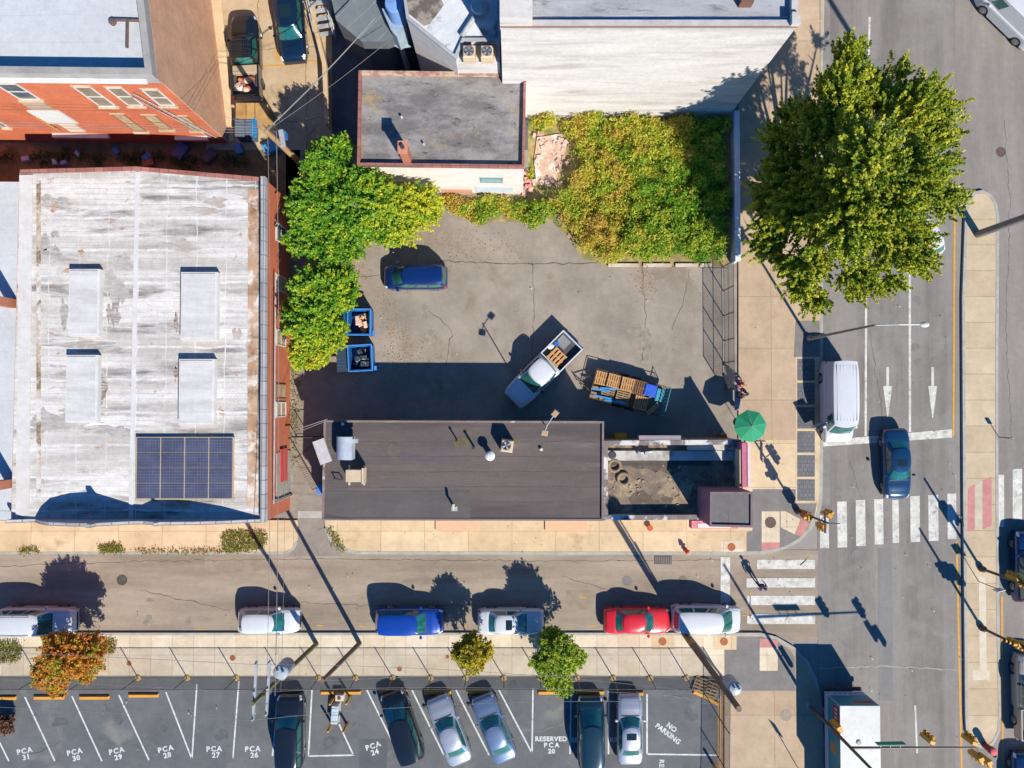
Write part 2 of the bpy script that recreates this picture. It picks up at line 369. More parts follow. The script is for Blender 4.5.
line('lane_line', road, (866,-300), (866,-40), 2); line('lane_line', road, (869.5,17), (868.5,62), 2.2)
line('lane_line', road, (866,295), (865.5,436), 2.2); line('lane_line', road, (909.5,200), (909.8,432), 2.4)
line('lane_line', road, (915,705), (917,753), 1.8)
for ax in (887.5, 932.5):
    A = [(ax-1.3,367),(ax+1.3,367),(ax+1.3,386),(ax+4.5,386),(ax+.4,418),(ax-.4,418),(ax-4.5,386),(ax-1.3,386)]
    mark('lane_arrow', road, A)
for a,b in (((954.5,195),(953.3,436)),((956.5,541),(961.5,768)),((961.5,768),(962,900))): line('yellow_line', road, a, b, 2, M_yel, .016)
line('yellow_line', rroad, (1001.8,596), (1003,900), 2, M_yel, .02)
line('yellow_line', road, (819+4,0), (821+1,52), 2.6, mat('cream_paint','#d2b488','#c4a67a',scale=2), .016)
for y in (22,46): line('yellow_line', road, (806,y), (823,y), 1.2, mat('cream_paint','#d2b488'), .135)
for (x,y) in [(320,625),(363,626),(464,625),(583,597),(592,625),(202,629)]:
    line('survey_mark', street, (x-3,y), (x+3,y+.6), 1.1, M_yel, .008)
line('survey_mark', street, (800,565), (809,557), 1, M_yel); line('survey_mark', street, (741,615), (752,615), .9, M_yel)
line('survey_mark', street, (750,592), (750,618), .9, M_yel)
def cover(name, x, y, r, m, z, label, sx=1):
    c = P(x,y,z); o = obj(name, MB().lathe((c.x,c.y,z-.004), [(r,0),(r,.006),(r*.93,.008),(r*.9,.005)], 24), m, label=label, cat='manhole cover')
cover('manhole_cover', 936, 363, .42, M_dkpave, .01, 'dark round manhole cover in the right traffic lane above the white arrow')
cover('manhole_cover', 1001, 152, .36, mat('brown_cover','#6e5a50','#5c4a42',scale=3), .014, 'small brown manhole cover on the wide road, top right')
cover('manhole_cover', 857, 555, .42, M_dkpave, .016, 'grey manhole cover just below the crossing stripes on the wide road')
cover('manhole_cover', 122, 580, .38, mat('dark_cover','#5e564e','#4b453f',scale=3), .006, 'dark manhole cover in the side street, far left')
cover('manhole_cover', 627, 581, .36, M_dkpave, .006, 'dark manhole cover in the side street behind the red car')
cover('manhole_cover', 683, 580, .3, mat('faint_cover','#7f766c','#756d64',scale=3), .006, 'faint manhole cover in the side street behind the white car by the crossing')
cover('access_cover', 731.5, 547, .28, M_rust, .134, 'orange rusty round cover on the pavement beside the pink corner tower')
cover('access_cover', 770.5, 522.5, .4, mat('brown_cover','#6e5a50'), .136, 'large brown round cover on the ramp slab at the street corner')
cover('access_cover', 662.5, 641.5, .28, M_rust, .134, 'orange rusty cover on the pavement below the red car')
cover('access_cover', 724, 641.5, .28, M_rust, .134, 'orange rusty cover on the pavement below the white car at the crossing')
cover('access_cover', 399.5, 669, .17, M_rust, .126, 'small rusty cover on the fenced pavement below the blue car')
cover('access_cover', 447.5, 656.5, .13, M_rust, .126, 'small rusty cover on the pavement left of the yellow tree')
cover('access_cover', 129, 663.5, .17, M_rust, .126, 'small rusty cover on the pavement right of the orange tree')
cover('access_cover', 232.5, 658, .2, M_rust, .126, 'small rusty cover on the pavement below the gap before the first white car')
cover('access_cover', 786, 715.5, .4, mat('grey_cover','#a89a8a','#9b8d7d',scale=3), .126, 'pale grey round cover on the pavement left of the box truck')
cover('access_cover', 1019, 680, .2, M_dkpave, .02, 'small dark cover beside the median near the parked pickup') if False else None
# cracks in the asphalt
M_crack = mat('crack','#6d625a','#5d544d',scale=2); M_crackp = mat('crack_dark','#4a4d50')
def crack(pts, z, w=.05, m=None, jit=1.2):
    W=[]; 
    for a,b in zip(pts[:-1],pts[1:]):
        n=max(2,int(math.hypot(b[0]-a[0],b[1]-a[1])/5))
        for k in range(n): t=k/n; W.append((a[0]+(b[0]-a[0])*t+rng.normal()*jit*.5, a[1]+(b[1]-a[1])*t+rng.normal()*jit*.5))
    W.append(pts[-1]); g=MB(); Q=[P(x,y,0) for x,y in W]
    for a,b in zip(Q[:-1],Q[1:]):
        d=(b-a).normalized(); n_=Vector((-d.y,d.x,0))*w*rng.uniform(.3,.8); g.sheet([a+n_,b+n_,b-n_,a-n_],z)
    obj('crack', g, m or M_crack, kind='structure')
crack([(440,261),(512,264),(600,263),(728,268)],.009,.06); crack([(533,262),(534,310),(532,360)],.009,.035); crack([(340,277),(384,275),(440,262)],.009,.04)
crack([(642,265),(646,330),(643,360)],.009,.04,jit=2); crack([(430,310),(452,330),(446,365)],.009,.04,jit=2); crack([(690,270),(684,300),(672,330)],.009,.03)
crack([(0,566),(150,561),(330,559),(520,561),(720,560)],.006,.03); crack([(300,603),(420,607),(470,604)],.006,.03); crack([(140,590),(230,610)],.006,.03,jit=2); crack([(560,575),(640,600)],.006,.03,jit=2)
crack([(820,668),(890,666),(958,670)],.012,.08,mat('sealed','#a09c94')); crack([(870,330),(884,430)],.01,.03); crack([(850,460),(862,500)],.01,.03)
crack([(20,760),(60,742)],.012,.025,M_crackp,2); crack([(538,732),(568,722)],.012,.03,mat('crack_tan','#94886e'),1); crack([(650,693),(715,702)],.012,.03,mat('crack_pale','#84898a'),1)
crack([(1004,120),(1010,200),(1006,330),(1012,440)],.012,.03)
# oil spots and repairs with shapes of their own
_bz = [0]
def blot(x,y,r,z,m,sy=1.0):
    _bz[0] += 1; z = z+.00025*(_bz[0]%9)
    n=18; q=P(x,y,0); ph=rng.uniform(0,6,4); pts=[]
    for i in range(n):
        a=2*math.pi*i/n; rr=r*(1+.25*math.sin(2*a+ph[0])+.15*math.sin(3*a+ph[1])+.12*math.sin(5*a+ph[2])); pts.append((q.x+rr*math.cos(a),q.y+rr*sy*math.sin(a)))
    obj('oil_stain', MB().sheet(pts,z), m, kind='structure')
M_oil = mat('oil_stain','#8a7e70','#a09484',scale=2.5,lo=.4,hi=.6,mid=.15); M_oilp = mat('oil_stain_dark','#54575a','#626466',scale=2.5,mid=.15); M_oilr = mat('oil_stain_road','#7a7571','#86807a',scale=2,mid=.12)
for (x,y,r,sy) in ((432,338,.7,.7),(449,354,.5,.8),(437,358,.4,1),(646,350,.6,1.2),(640,332,.7,.8),(645,343,.4,1),(604,347,.35,1.5),(424,312,.4,1)): blot(x,y,r,.008,M_oil,sy)
for (x,y,r,sy) in ((118,718,.4,1),(222,735,.5,.7),(330,742,.5,1),(60,722,.45,.8),(280,745,.4,1),(690,715,.5,.8),(398,700,.4,1),(165,728,.3,1)): blot(x,y,r,.009,M_oilp,sy)
for (x,y,r,sy) in ((838,493,.3,1.4),(850,430,.3,1),(917,300,.25,1.5),(915,347,.3,1),(917,362,.25,1),(853,594,.3,1),(925,380,.3,1),(884,530,.35,2)): blot(x,y,r,.0085,M_oilr,sy)
for (x,y,r,sy) in ((148,621,.35,1),(189,621,.25,1),(180,607,.3,.6),(150,600,.3,.5),(20,600,.3,1)): blot(x,y,r,.004,M_oil,sy)
sheet('asphalt_patch', [(872,60),(884,60),(884,300),(872,300)], mat('patch3','#86837f','#7b7875',scale=.6,stretch=(1,.2,1)), .009)
sheet('asphalt_patch', [(878,548),(892,548),(893,700),(879,700)], mat('patch3','#86837f'), .0105)
sheet('asphalt_patch', [(205,556),(262,556),(262,571),(205,571)], mat('patch4','#a08f7b','#91816e',scale=1), .004); sheet('asphalt_patch', [(566,590),(600,590),(600,610),(566,610)], mat('patch4','#a08f7b'), .004)
# storm drain
c = P(663,560,.01); g = thing('storm_drain', 'dark storm drain grate in the gutter below the flat-roofed extension', 'drain', (c.x,c.y,.0))
obj('frame', MB().box(c.x-.62,c.x+.62,c.y-.3,c.y+.3,.0,.02), mat('drain_frame','#5a5b60'), g)
b = MB()
for i in range(9): b.box(c.x-.55+i*.13, c.x-.49+i*.13, c.y-.25, c.y+.25, .021, .035)
obj('grate', b, M_iron, g)
# grass verges on the pavements (nobody could count the blades)
M_grass = leafmat('grass_blades', ['#7d8a3c','#93983f','#a88c3a','#6c8034'], .3)
def polyrand(poly, n):
    poly = [Vector(p[:2]) for p in poly]; xs=[p.x for p in poly]; ys=[p.y for p in poly]; out=[]
    while len(out) < n:
        k = n*2; X = rng.uniform(min(xs),max(xs),k); Y = rng.uniform(min(ys),max(ys),k); ins = np.zeros(k,bool); j=len(poly)-1
        for i in range(len(poly)):
            a,b_ = poly[i],poly[j]; c_ = ((a.y>Y)!=(b_.y>Y)) & (X < (b_.x-a.x)*(Y-a.y)/((b_.y-a.y) or 1e-9)+a.x); ins ^= c_; j=i
        out += list(zip(X[ins],Y[ins]))
    return np.array(out[:n])
def grass(pts, n, z=.12, mat_=None, h=.12, size=.07):
    q = polyrand(ppoly(pts), n); q = q+rng.normal(size=q.shape)*.12; zz = z+rng.uniform(.01,h,n)
    leaf_mesh('grass', np.column_stack([q,zz]), size, rng.uniform(0,1,n), mat_ or M_grass, kind='stuff', label='short patchy grass', cat='grass')
grass([(222,536),(228,531),(240,530),(265,531),(268,540),(262,548),(246,551),(224,552)], 2300, h=.08)
grass([(100,546),(112,543),(125,547),(124,552),(104,552)], 700); grass([(20,549),(34,547),(42,552),(20,552.5)], 250)
grass([(136,549),(222,549),(222,552.5),(136,552.5)], 500, mat_=leafmat('dry_grass',['#b08a3c','#9a8a3c','#a87b35'],.2))
grass([(-10,640),(20,640),(24,650),(20,660),(-10,662)], 1800); grass([(92,638),(116,638),(116,652),(96,653)], 900, mat_=leafmat('dry_grass2',['#b0953c','#8f8a3c','#c08a35'],.2))
grass([(286,300),(299,300),(300,380),(298,460),(292,470),(290,380)], 900, .01)
grass([(327,528),(332,528),(346,548),(345,553),(336,549)], 300)
# brown leaf litter on the lot
q = np.vstack([polyrand(ppoly(p), n) for p,n in (([(380,290),(396,300),(400,330),(420,345),(425,372),(392,372),(384,330)],260),([(330,260),(345,255),(368,275),(350,282),(338,290)],380),
   ([(400,225),(440,232),(520,240),(525,262),(445,262),(400,245)],260),([(640,270),(650,270),(650,290),(645,290)],120),([(340,366),(425,366),(420,374),(340,374)],160))])
q = q+rng.normal(size=q.shape)*.45
leaf_mesh('fallen_leaves', np.column_stack([q,np.full(len(q),.02)]), .07, rng.uniform(0,1,len(q)), leafmat('dead_leaf',['#b38a5a','#bd8f58','#a07c58'],.05), up=3, kind='stuff', label='dry brown fallen leaves on the lot', cat='leaves')

q = np.vstack([polyrand(ppoly([(300,230),(720,230),(720,400),(300,400)]),70), polyrand(ppoly([(330,525),(740,525),(740,630),(330,630)]),60), polyrand(ppoly([(740,270),(1000,270),(1000,760),(740,760)]),110), polyrand(ppoly([(0,540),(320,540),(320,760),(0,760)]),60)])
leaf_mesh('litter', np.column_stack([q,np.full(len(q),.14)]), .07, rng.uniform(0,1,len(q)), leafmat('litter_mat',['#dcdcd8','#b08a60','#7a7368','#c8c4ba'],.05), up=3, kind='stuff', label='tiny scraps of litter', cat='litter')
# ================================================================ VEHICLES
M_glass = mat('car_glass', (.010,.075,.07), (.02,.14,.12), scale=1.2, rough=.06, grain=0, bump=0, coat=.6, spec=.9)  # teal windshield reflection is put into the base colour
M_glass2 = mat('dark_car_glass', (.01,.02,.025), None, rough=.08, grain=0, bump=0, spec=.8)
M_tyre = mat('tyre', (.018,.018,.018), None, rough=.9); M_rim = mat('wheel_rim', (.35,.35,.36), None, rough=.35, metal=.8)
M_trim = mat('black_trim', (.02,.02,.022), None, rough=.5); M_chrome = mat('chrome', (.6,.6,.62), None, rough=.2, metal=1)
M_head = mat('headlight', (.6,.62,.62), None, rough=.15, grain=0, bump=0, coat=1); M_tail = mat('taillight', (.4,.015,.015), None, rough=.2, grain=0, bump=0, coat=1)
def paint(name, c, rough=.28, metal=.0, coat=.8): return mat(name, c, None, rough=rough, grain=.03, bump=0, metal=metal, coat=coat, gscale=3)
def interp(tab, x):
    if x <= tab[0][0]: return tab[0][1]
    for (a,b),(c,d) in zip(tab[:-1],tab[1:]):
        if x <= c:
            t = (x-a)/(c-a); t = t*t*(3-2*t)*.5+t*.5; return b+(d-b)*t
    return tab[-1][1]
KIND = {
 # deck heights along s=x/L, cabin base (rear,front), cabin roof (rear,front), belt height, roof height
 'sedan': dict(deck=[(-.5,.72),(-.47,.92),(-.35,1.0),(.18,.98),(.3,.92),(.44,.8),(.485,.68),(.5,.5)], base=(-.37,.22), top=(-.21,.05), belt=.93, h=1.44, wt=.70, bulge=.20),
 'hatch': dict(deck=[(-.5,.7),(-.48,.95),(-.35,1.0),(.22,.98),(.34,.92),(.45,.8),(.49,.66),(.5,.5)], base=(-.47,.26), top=(-.36,.07), belt=.95, h=1.5, wt=.72, bulge=.22),
 'suv': dict(deck=[(-.5,.8),(-.485,1.02),(-.4,1.08),(.2,1.06),(.32,1.02),(.44,.93),(.488,.78),(.5,.55)], base=(-.475,.24), top=(-.42,.09), belt=1.02, h=1.72, wt=.76, bulge=.16),
 'minivan': dict(deck=[(-.5,.8),(-.485,1.0),(-.4,1.05),(.25,1.02),(.36,.95),(.46,.8),(.49,.66),(.5,.5)], base=(-.485,.33), top=(-.43,.13), belt=.98, h=1.76, wt=.76, bulge=.2),
 'pickup': dict(deck=[(-.12,1.08),(.2,1.08),(.3,1.08),(.42,1.02),(.485,.92),(.5,.6)], base=(-.11,.245), top=(-.075,.12), belt=1.05, h=1.86, wt=.76, bulge=.15),
 'van': dict(deck=[(-.5,.9),(-.49,1.1),(-.4,1.12),(.3,1.12),(.4,1.05),(.47,.9),(.5,.6)], base=(-.49,.37), top=(-.485,.27), belt=1.08, h=2.15, wt=.86, bulge=.16),
}
def vehicle(name, label, cat, kind, px, py, head, L, W, paint_, roofpaint=None, group=None, sunroof=False, rack=False, hscale=1.0, glass=None,
            side_tail=True, hoodpaint=None, parked=None, rack_full=False):
    """px,py: middle of the vehicle; head: direction of its nose in the picture plane (x right, y down)"""
    K = KIND[kind]; c = P(px, py, .8); rz = math.atan2(-head[1], head[0])
    root = thing(name, label, cat, (c.x, c.y, .015), rz, group, local=True)
    glass = glass or M_glass; h0 = K['h']*hscale; wr = .33 if kind in ('sedan','hatch') else .37
    axf, axr = .315*L, -.295*L if kind != 'pickup' else -.30*L
    def hw(x):
        s = 2*x/L; f = 1-.20*abs(s)**7 if s > 0 else 1-.13*abs(s)**8
        f *= 1-.03*(1-min(1,abs(abs(s)-.6)*3))*0
        return W/2*f*(1-.05*max(0,abs(s)-.85)/.15)
    def deck(x): return interp(K['deck'], x/L)*hscale
    CR = [(0,.0),(.3,-.004),(.6,-.02),(.8,-.045),(.92,-.085),(.985,-.17),(1.0,-.30),(.995,-.45)]
    def ring(x, closed=True):
        w, zd = hw(x), deck(x); crown = .05 if kind not in ('pickup','van') else .035
        pts = [(f*w, zd+crown+dz*(1.15 if kind!='van' else .7)) for f,dz in CR]
        zb = .24
        for ax in (axf, axr):
            dx = abs(x-ax)
            if dx < wr+.05: zb = max(zb, .34+math.sqrt((wr+.05)**2-dx*dx))
        zb = min(zb, pts[-1][1]-.03); pts.append((w*.985, max(zb, .24)))
        return pts
    x0 = -.5*L if kind != 'pickup' else -.12*L
    xs = list(np.unique(np.concatenate([np.linspace(x0, .5*L, 44), [ax+s*(wr+.05) for ax in (axf,axr) for s in (-1,-.93,-.75,-.4,0,.4,.75,.93,1) if ax+s*(wr+.05) > x0]])))
    b = MB(); rings = []
    for x in xs:
        r = ring(x); full = [(x,-y,z) for y,z in r[::-1]]+[(x,y,z) for y,z in r[1:]]; rings.append(full)
    n = len(rings[0]); vs = [v for r in rings for v in r]; fs = []
    for i in range(len(rings)-1):
        for j in range(n-1): fs.append((i*n+j,(i+1)*n+j,(i+1)*n+j+1,i*n+j+1))
        fs.append((i*n+n-1,(i+1)*n+n-1,(i+1)*n,i*n))
    fs.append(tuple(range(n))); fs.append(tuple(reversed(range((len(rings)-1)*n, len(rings)*n))))
    b.add(vs, fs); obj('body', b, paint_, root, smooth=True)
    # points on the body skin, pushed out a little
    def skin(x, k, out=.008):
        r = ring(x)[:-1]; k = max(-.9999,min(.9999,k)); a = abs(k)*(len(r)-1); i = int(a); t = a-i
        y = r[i][0]+(r[i+1][0]-r[i][0])*t; z = r[i][1]+(r[i+1][1]-r[i][1])*t
        ty, tz = r[i+1][0]-r[i][0], r[i+1][1]-r[i][1]; l = math.hypot(ty,tz) or 1
        y += -tz/l*out; z += ty/l*out
        return (x+(out if x > 0 else -out), math.copysign(y,k) if k else y, z)
    def patch(nm, x_0, x_1, k0, k1, m, out=.008, nx=8, nk=8):
        g = MB(); g.grid(lambda u,v: skin(u,v,out), np.linspace(x_0,x_1,nx), np.linspace(k0,k1,nk)); return obj(nm, g, m, root, smooth=True)
    # cabin
    xb0, xb1 = K['base'][0]*L, K['base'][1]*L; xt0, xt1 = K['top'][0]*L, K['top'][1]*L; zb = (K['belt'])*hscale; wt = K['wt']*W/2; wb = W/2*.93
    bul = K['bulge']
    def Q(t,u,v):
        a = xb0+(xt0-xb0)*t; c_ = xb1+(xt1-xb1)*t; w = wb+(wt-wb)*t
        w *= 1-.10*abs(2*u-1)**4
        x = a+(c_-a)*u + bul*(1-v*v)*u**3 - .4*bul*(1-v*v)*(1-u)**3
        z = zb-.06+(h0-zb+.06)*t + t*(.045*(1-v*v) - .06*abs(2*u-1)**3)-.05*t*(abs(v)**6)
        return (x, v*w, z)
    hull = MB(); N = 14; Pm = [(u,-1) for u in np.linspace(0,1,N)]+[(1,v) for v in np.linspace(-1,1,N)[1:]]+[(u,1) for u in np.linspace(1,0,N)[1:]]+[(0,v) for v in np.linspace(1,-1,N)[1:-1]]
    T = [0,.3,.6,.85,.95,1]
    vs = [Q(t,u,v) for t in T for (u,v) in Pm]; m_ = len(Pm); fs = [(k*m_+i,k*m_+(i+1)%m_,(k+1)*m_+(i+1)%m_,(k+1)*m_+i) for k in range(len(T)-1) for i in range(m_)]
    hull.add(vs, fs); obj('pillars', hull, paint_, root, smooth=True)
    rf = MB(); rf.grid(lambda u,v: (lambda q:(q[0],q[1],q[2]+.012))(Q(1,u,v)), np.linspace(0,1,12), np.linspace(-1,1,12))
    obj('roof', rf, roofpaint or paint_, root, smooth=True)
    def panel(nm, fn, us, vs2, nrm, m=None, off=.012):
        g = MB(); g.grid(lambda a,c_: tuple(Vector(fn(a,c_))+Vector(nrm)*off), us, vs2); return obj(nm, g, m or glass, root, smooth=True)
    al = math.atan2(h0-zb, xb1-xt1)
    panel('windshield', lambda t,v: Q(t,1,v), np.linspace(.10,.90,6), np.linspace(-.92,.92,12), (math.sin(al),0,math.cos(al)))
    al2 = math.atan2(h0-zb, xt0-xb0)
    panel('rear_window', lambda t,v: Q(t,0,v), np.linspace(.18 if kind!='van' else .35,.88,5), np.linspace(-.85,.85,9), (-math.sin(al2),0,math.cos(al2)))
    wins = {'sedan':[(.10,.50),(.54,.93)],'hatch':[(.10,.48),(.52,.93)],'suv':[(.05,.27),(.31,.60),(.64,.94)],'minivan':[(.05,.32),(.36,.62),(.66,.93)],'pickup':[(.08,.42),(.50,.93)],'van':[(.80,.97)]}[kind]
    for sgn in (-1,1):
        for (u0,u1) in wins:
            panel('side_window', lambda u,t: Q(t,u,sgn), np.linspace(u0,u1,6), np.linspace(.2,.86,4), (0,sgn*.95,.3))
    if sunroof: panel('sunroof', lambda u,v: Q(1,u,v), np.linspace(.50,.80,5), np.linspace(-.55,.55,5), (0,0,1), M_glass2, .02)
    if rack:
        for sgn in (-1,1):
            g = MB(); pts = [Vector(Q(1,u,sgn*.86))+Vector((0,0,.07)) for u in np.linspace(.08,.85,7)]; g.path(pts, .018, 6)
            for q in (pts[0],pts[3],pts[-1]): g.tube(q, q-Vector((0,0,.08)), .018)
            obj('roof_rail', g, M_trim, root)
    if rack_full:
        g = MB(); a0 = Q(1,.08,.8); a1 = Q(1,.92,.8); z = a0[2]+.12
        for y in np.linspace(-.8,.8,9): q0 = Q(1,.08,y); q1 = Q(1,.92,y); g.tube((q0[0],q0[1],z),(q1[0],q1[1],z),.014,n=5)
        for u in np.linspace(.08,.92,4):
            q0 = Q(1,u,-.84); q1 = Q(1,u,.84); g.tube((q0[0],q0[1],z),(q1[0],q1[1],z),.02,n=5); g.tube((q0[0],q0[1],z),(q0[0],q0[1],z-.2),.02,n=5); g.tube((q1[0],q1[1],z),(q1[0],q1[1],z-.2),.02,n=5)
        obj('roof_rack', g, M_trim, root)
    # trims: cowl, lights, grille, bumper, mirrors
    for sgn in (-1,1):
        patch('headlight', .435*L, .488*L, sgn*.48, sgn*.70, M_head)
        if kind != 'pickup': patch('taillight', -.497*L, -.462*L, sgn*.5, sgn*.78, M_tail)
        g = MB(); g.lathe((0,0,0), [(.02,-.07),(.085,-.05),(.105,.02),(.07,.08)], 10, sy=1.3)
        g.xf(Matrix.Translation((xb1-.22*L*.3, sgn*(wb+.14), zb+.08))); obj('mirror', g, paint_ if kind!='pickup' else M_trim, root, smooth=True)
        for ax in (axf, axr):
            g = MB(); g.tube((ax, sgn*(W/2-.24), wr), (ax, sgn*(W/2-.025), wr), wr, n=20); w_ = obj('wheel', g, M_tyre, root, smooth=True)
            g = MB(); g.tube((ax, sgn*(W/2-.025), wr), (ax, sgn*(W/2-.015), wr), wr*.66, wr*.6, n=14)
            for q in range(5):
                a = q*2*math.pi/5; g.tube((ax+.04*math.cos(a), sgn*(W/2-.013), wr+.04*math.sin(a)), (ax+wr*.55*math.cos(a), sgn*(W/2-.013), wr+wr*.55*math.sin(a)), .03, n=4)
            obj('rim', g, M_rim, w_)
    # bonnet seams, wipers and plate recess
    for sgn in (-1,1):
        patch('bonnet_seam', xb1+.05, .455*L, sgn*.385, sgn*.395, M_trim, .006, 10, 2)
    patch('cowl', xb1-.03, xb1+.06, -.36, .36, M_trim, .007, 3, 8)
    g = MB(); g.cbox((.5*L-.01, 0, .45), (.05, W*.62, .16)); obj('grille', g, M_trim, root)
    xbk = -.5*L if kind != 'pickup' else None
    if xbk is not None:
        g = MB(); g.cbox((xbk+.0, 0, .48), (.07, W*.82, .18), ch=.02); obj('rear_bumper', g, paint_, root)
    if kind == 'pickup':
        zf, zt_ = .72, 1.16; bx0, bx1 = -.495*L, -.125*L; w = W/2*.97; th = .09
        g = MB(); g.box(bx0,bx1,-w,-w+th,.42,zt_); g.box(bx0,bx1,w-th,w,.42,zt_); g.box(bx1-.06,bx1,-w+th,w-th,.42,zt_)
        # wheel arches cut by dark arch liners
        obj('bed_sides', g, paint_, root)
        obj('tailgate', MB().box(bx0-.0,bx0+.08,-w+th,w-th,.5,zt_-.01), paint_, root)
        g = MB(); g.box(bx0+.08,bx1-.06,-w+th,w-th,.55,zf)
        for sgn in (-1,1): g.box(axr-.42,axr+.42,sgn*(w-th-.18),sgn*(w-th-.001),zf,zf+.22)
        obj('bed_floor', g, mat('bed_liner',(.05,.05,.055),None,rough=.8), root)
        obj('rear_bumper', MB().box(bx0-.16,bx0-.01,-w*.95,w*.95,.45,.62), M_chrome, root)
        for sgn in (-1,1): obj('taillight', MB().box(bx0-.012,bx0+.05,sgn*(w-.09),sgn*(w+.006),.75,1.08), M_tail, root)
    return root
P_white = paint('white_car_paint', (.49,.50,.515)); P_blue = paint('blue_car_paint', (.005,.045,.28), metal=.2); P_navy = paint('navy_car_paint', (.004,.024,.12), metal=.3)
P_red = paint('red_car_paint', (.50,.012,.018)); P_black = paint('black_car_paint', (.008,.010,.013), .18); P_silver = paint('silver_car_paint', (.42,.44,.47), .3, .55)
P_bsil = paint('blue_silver_paint', (.16,.22,.33), .3, .5); P_grey = paint('dark_grey_paint', (.06,.075,.09), .25, .5); P_teal = paint('dark_teal_paint', (.01,.035,.05), .2, .3)
P_lblue = paint('light_blue_paint', (.05,.24,.62), .3, .2); P_dkb = paint('dark_blue_paint', (.006,.03,.10), .2, .3); P_sedan = paint('deep_blue_paint', (.008,.04,.10), .22, .3)
G1 = 'cars parked along the side street'
vehicle('parked_suv','large white SUV at the left edge of the side street, bonnet in tree shade','car','suv',36,622,(1,0),5.35,1.98,P_white,group=G1,rack=True)
vehicle('parked_car','small white hatchback parked alone in the side street beside the first utility pole','car','hatch',268.5,621,(1,0),4.25,1.75,P_white,group=G1)
vehicle('parked_suv','bright blue SUV parked along the kerb of the side street','car','suv',409.5,621.5,(1,0),4.75,1.85,P_blue,group=G1)
vehicle('parked_car','white sedan parked in the side street just above the green kerb tree','car','sedan',511,622,(1,0),4.6,1.78,P_white,group=G1,sunroof=True)
vehicle('parked_car','bright red sedan parked bumper to bumper behind a white SUV','car','sedan',637.5,621,(1,0),4.65,1.8,P_red,group=G1)
vehicle('parked_suv','white SUV parked nose to the crosswalk in front of the red sedan','car','minivan',707,619.5,(1,.02),4.85,1.9,P_white,group=G1)
vehicle('parked_minivan','dark blue compact minivan parked alone on the vacant lot','car','minivan',415,277,(-1,0),4.45,1.75,P_navy)
G2 = 'cars parked nose in along the car park fence'
vehicle('parked_suv','black SUV parked nose up under the pole transformer, left end of the car park row','car','suv',289.5,732,(-.0,-1),5.1,1.95,P_black,group=G2)
vehicle('parked_minivan','black minivan parked at a slant between the yellow bollards and the silver sedan','car','minivan',402,727,(-.34,-1),4.95,1.9,P_black,group=G2)
vehicle('parked_sedan','silver sedan parked at a slant beside the black minivan','car','sedan',449,731,(-.40,-1),4.85,1.82,P_silver,group=G2)
vehicle('parked_sedan','grey blue sedan parked at a slant, the right one of two slanted sedans','car','sedan',494,729,(-.40,-1),4.8,1.8,P_bsil,group=G2)
vehicle('parked_minivan','dark teal minivan parked straight beside the white RESERVED lettering','car','minivan',591,733,(-.02,-1),5.0,1.92,P_teal,group=G2)
vehicle('parked_sedan','silver grey sedan with a sunroof parked beside the NO PARKING bay','car','sedan',630,730,(-.0,-1),4.8,1.78,P_silver,sunroof=True,group=G2)
vehicle('sedan','dark blue sedan with a sunroof standing over the stop line of the wide road','car','sedan',897,464,(.03,1),4.9,1.85,P_sedan,sunroof=True)
vehicle('parked_car','white car mostly hidden under the big street tree','car','hatch',922,229,(-.5,-1),4.3,1.75,P_white)
vehicle('cargo_van','white cargo van driving diagonally across the junction, top right corner','van','van',1013,14,(-.72,-.72),5.3,2.0,P_white)
vehicle('car','dark blue car at the right edge, waiting beside the upper signal pole','car','suv',1029,567,(0,-1),4.9,1.9,P_dkb)
pk = vehicle('pickup_truck','pale tan pickup truck at the right edge beside the median','truck','pickup',1031,697,(0,-1),5.8,2.0,paint('tan_paint',(.35,.3,.24)))
vehicle('car','dark car entering at the bottom right corner below the tan pickup','car','sedan',1027,788,(0,-1),4.7,1.85,P_dkb)
vehicle('parked_suv','dark blue SUV parked nose down on the tan concrete yard, top left','car','suv',290,24,(.10,1),5.3,2.0,paint('night_blue_paint',(.006,.02,.045),.2,.3),sunroof=True)
tp = vehicle('pickup_truck','black pickup truck with a roof rack parked beside the tall brick wall','truck','pickup',246,57,(-.05,-1),5.9,2.0,P_black,rack_full=True)
wp = vehicle('pickup_truck','white pickup truck parked aslant on the lot, pallets in its bed, nose in shade','truck','pickup',542.5,370.5,(-61,61),6.1,2.0,P_white)
# ---- white passenger van by the kerb, door open
van = vehicle('passenger_van','white passenger van with an open front door, stopped at the kerb above the stop line','van','van',837.5,402,(.0,1),5.7,2.05,P_white)
def local_pt(root, x, y, z):
    a = root.rotation_euler.z; return (root.location.x+x*math.cos(a)-y*math.sin(a), root.location.y+x*math.sin(a)+y*math.cos(a), z)
g = MB(); 
g.cbox((1.62,-1.42,.9),(.07,.95,.95),R(25)); obj('open_door', g, P_white, van)
g = MB(); g.cbox((1.64,-1.44,1.58),(.03,.8,.4),R(25)); obj('door_window', g, M_glass, van)
for i in range(7): obj('roof_rib', MB().box(-2.5,1.3,-.66+i*.22,-.62+i*.22,2.17,2.185), P_white, van)
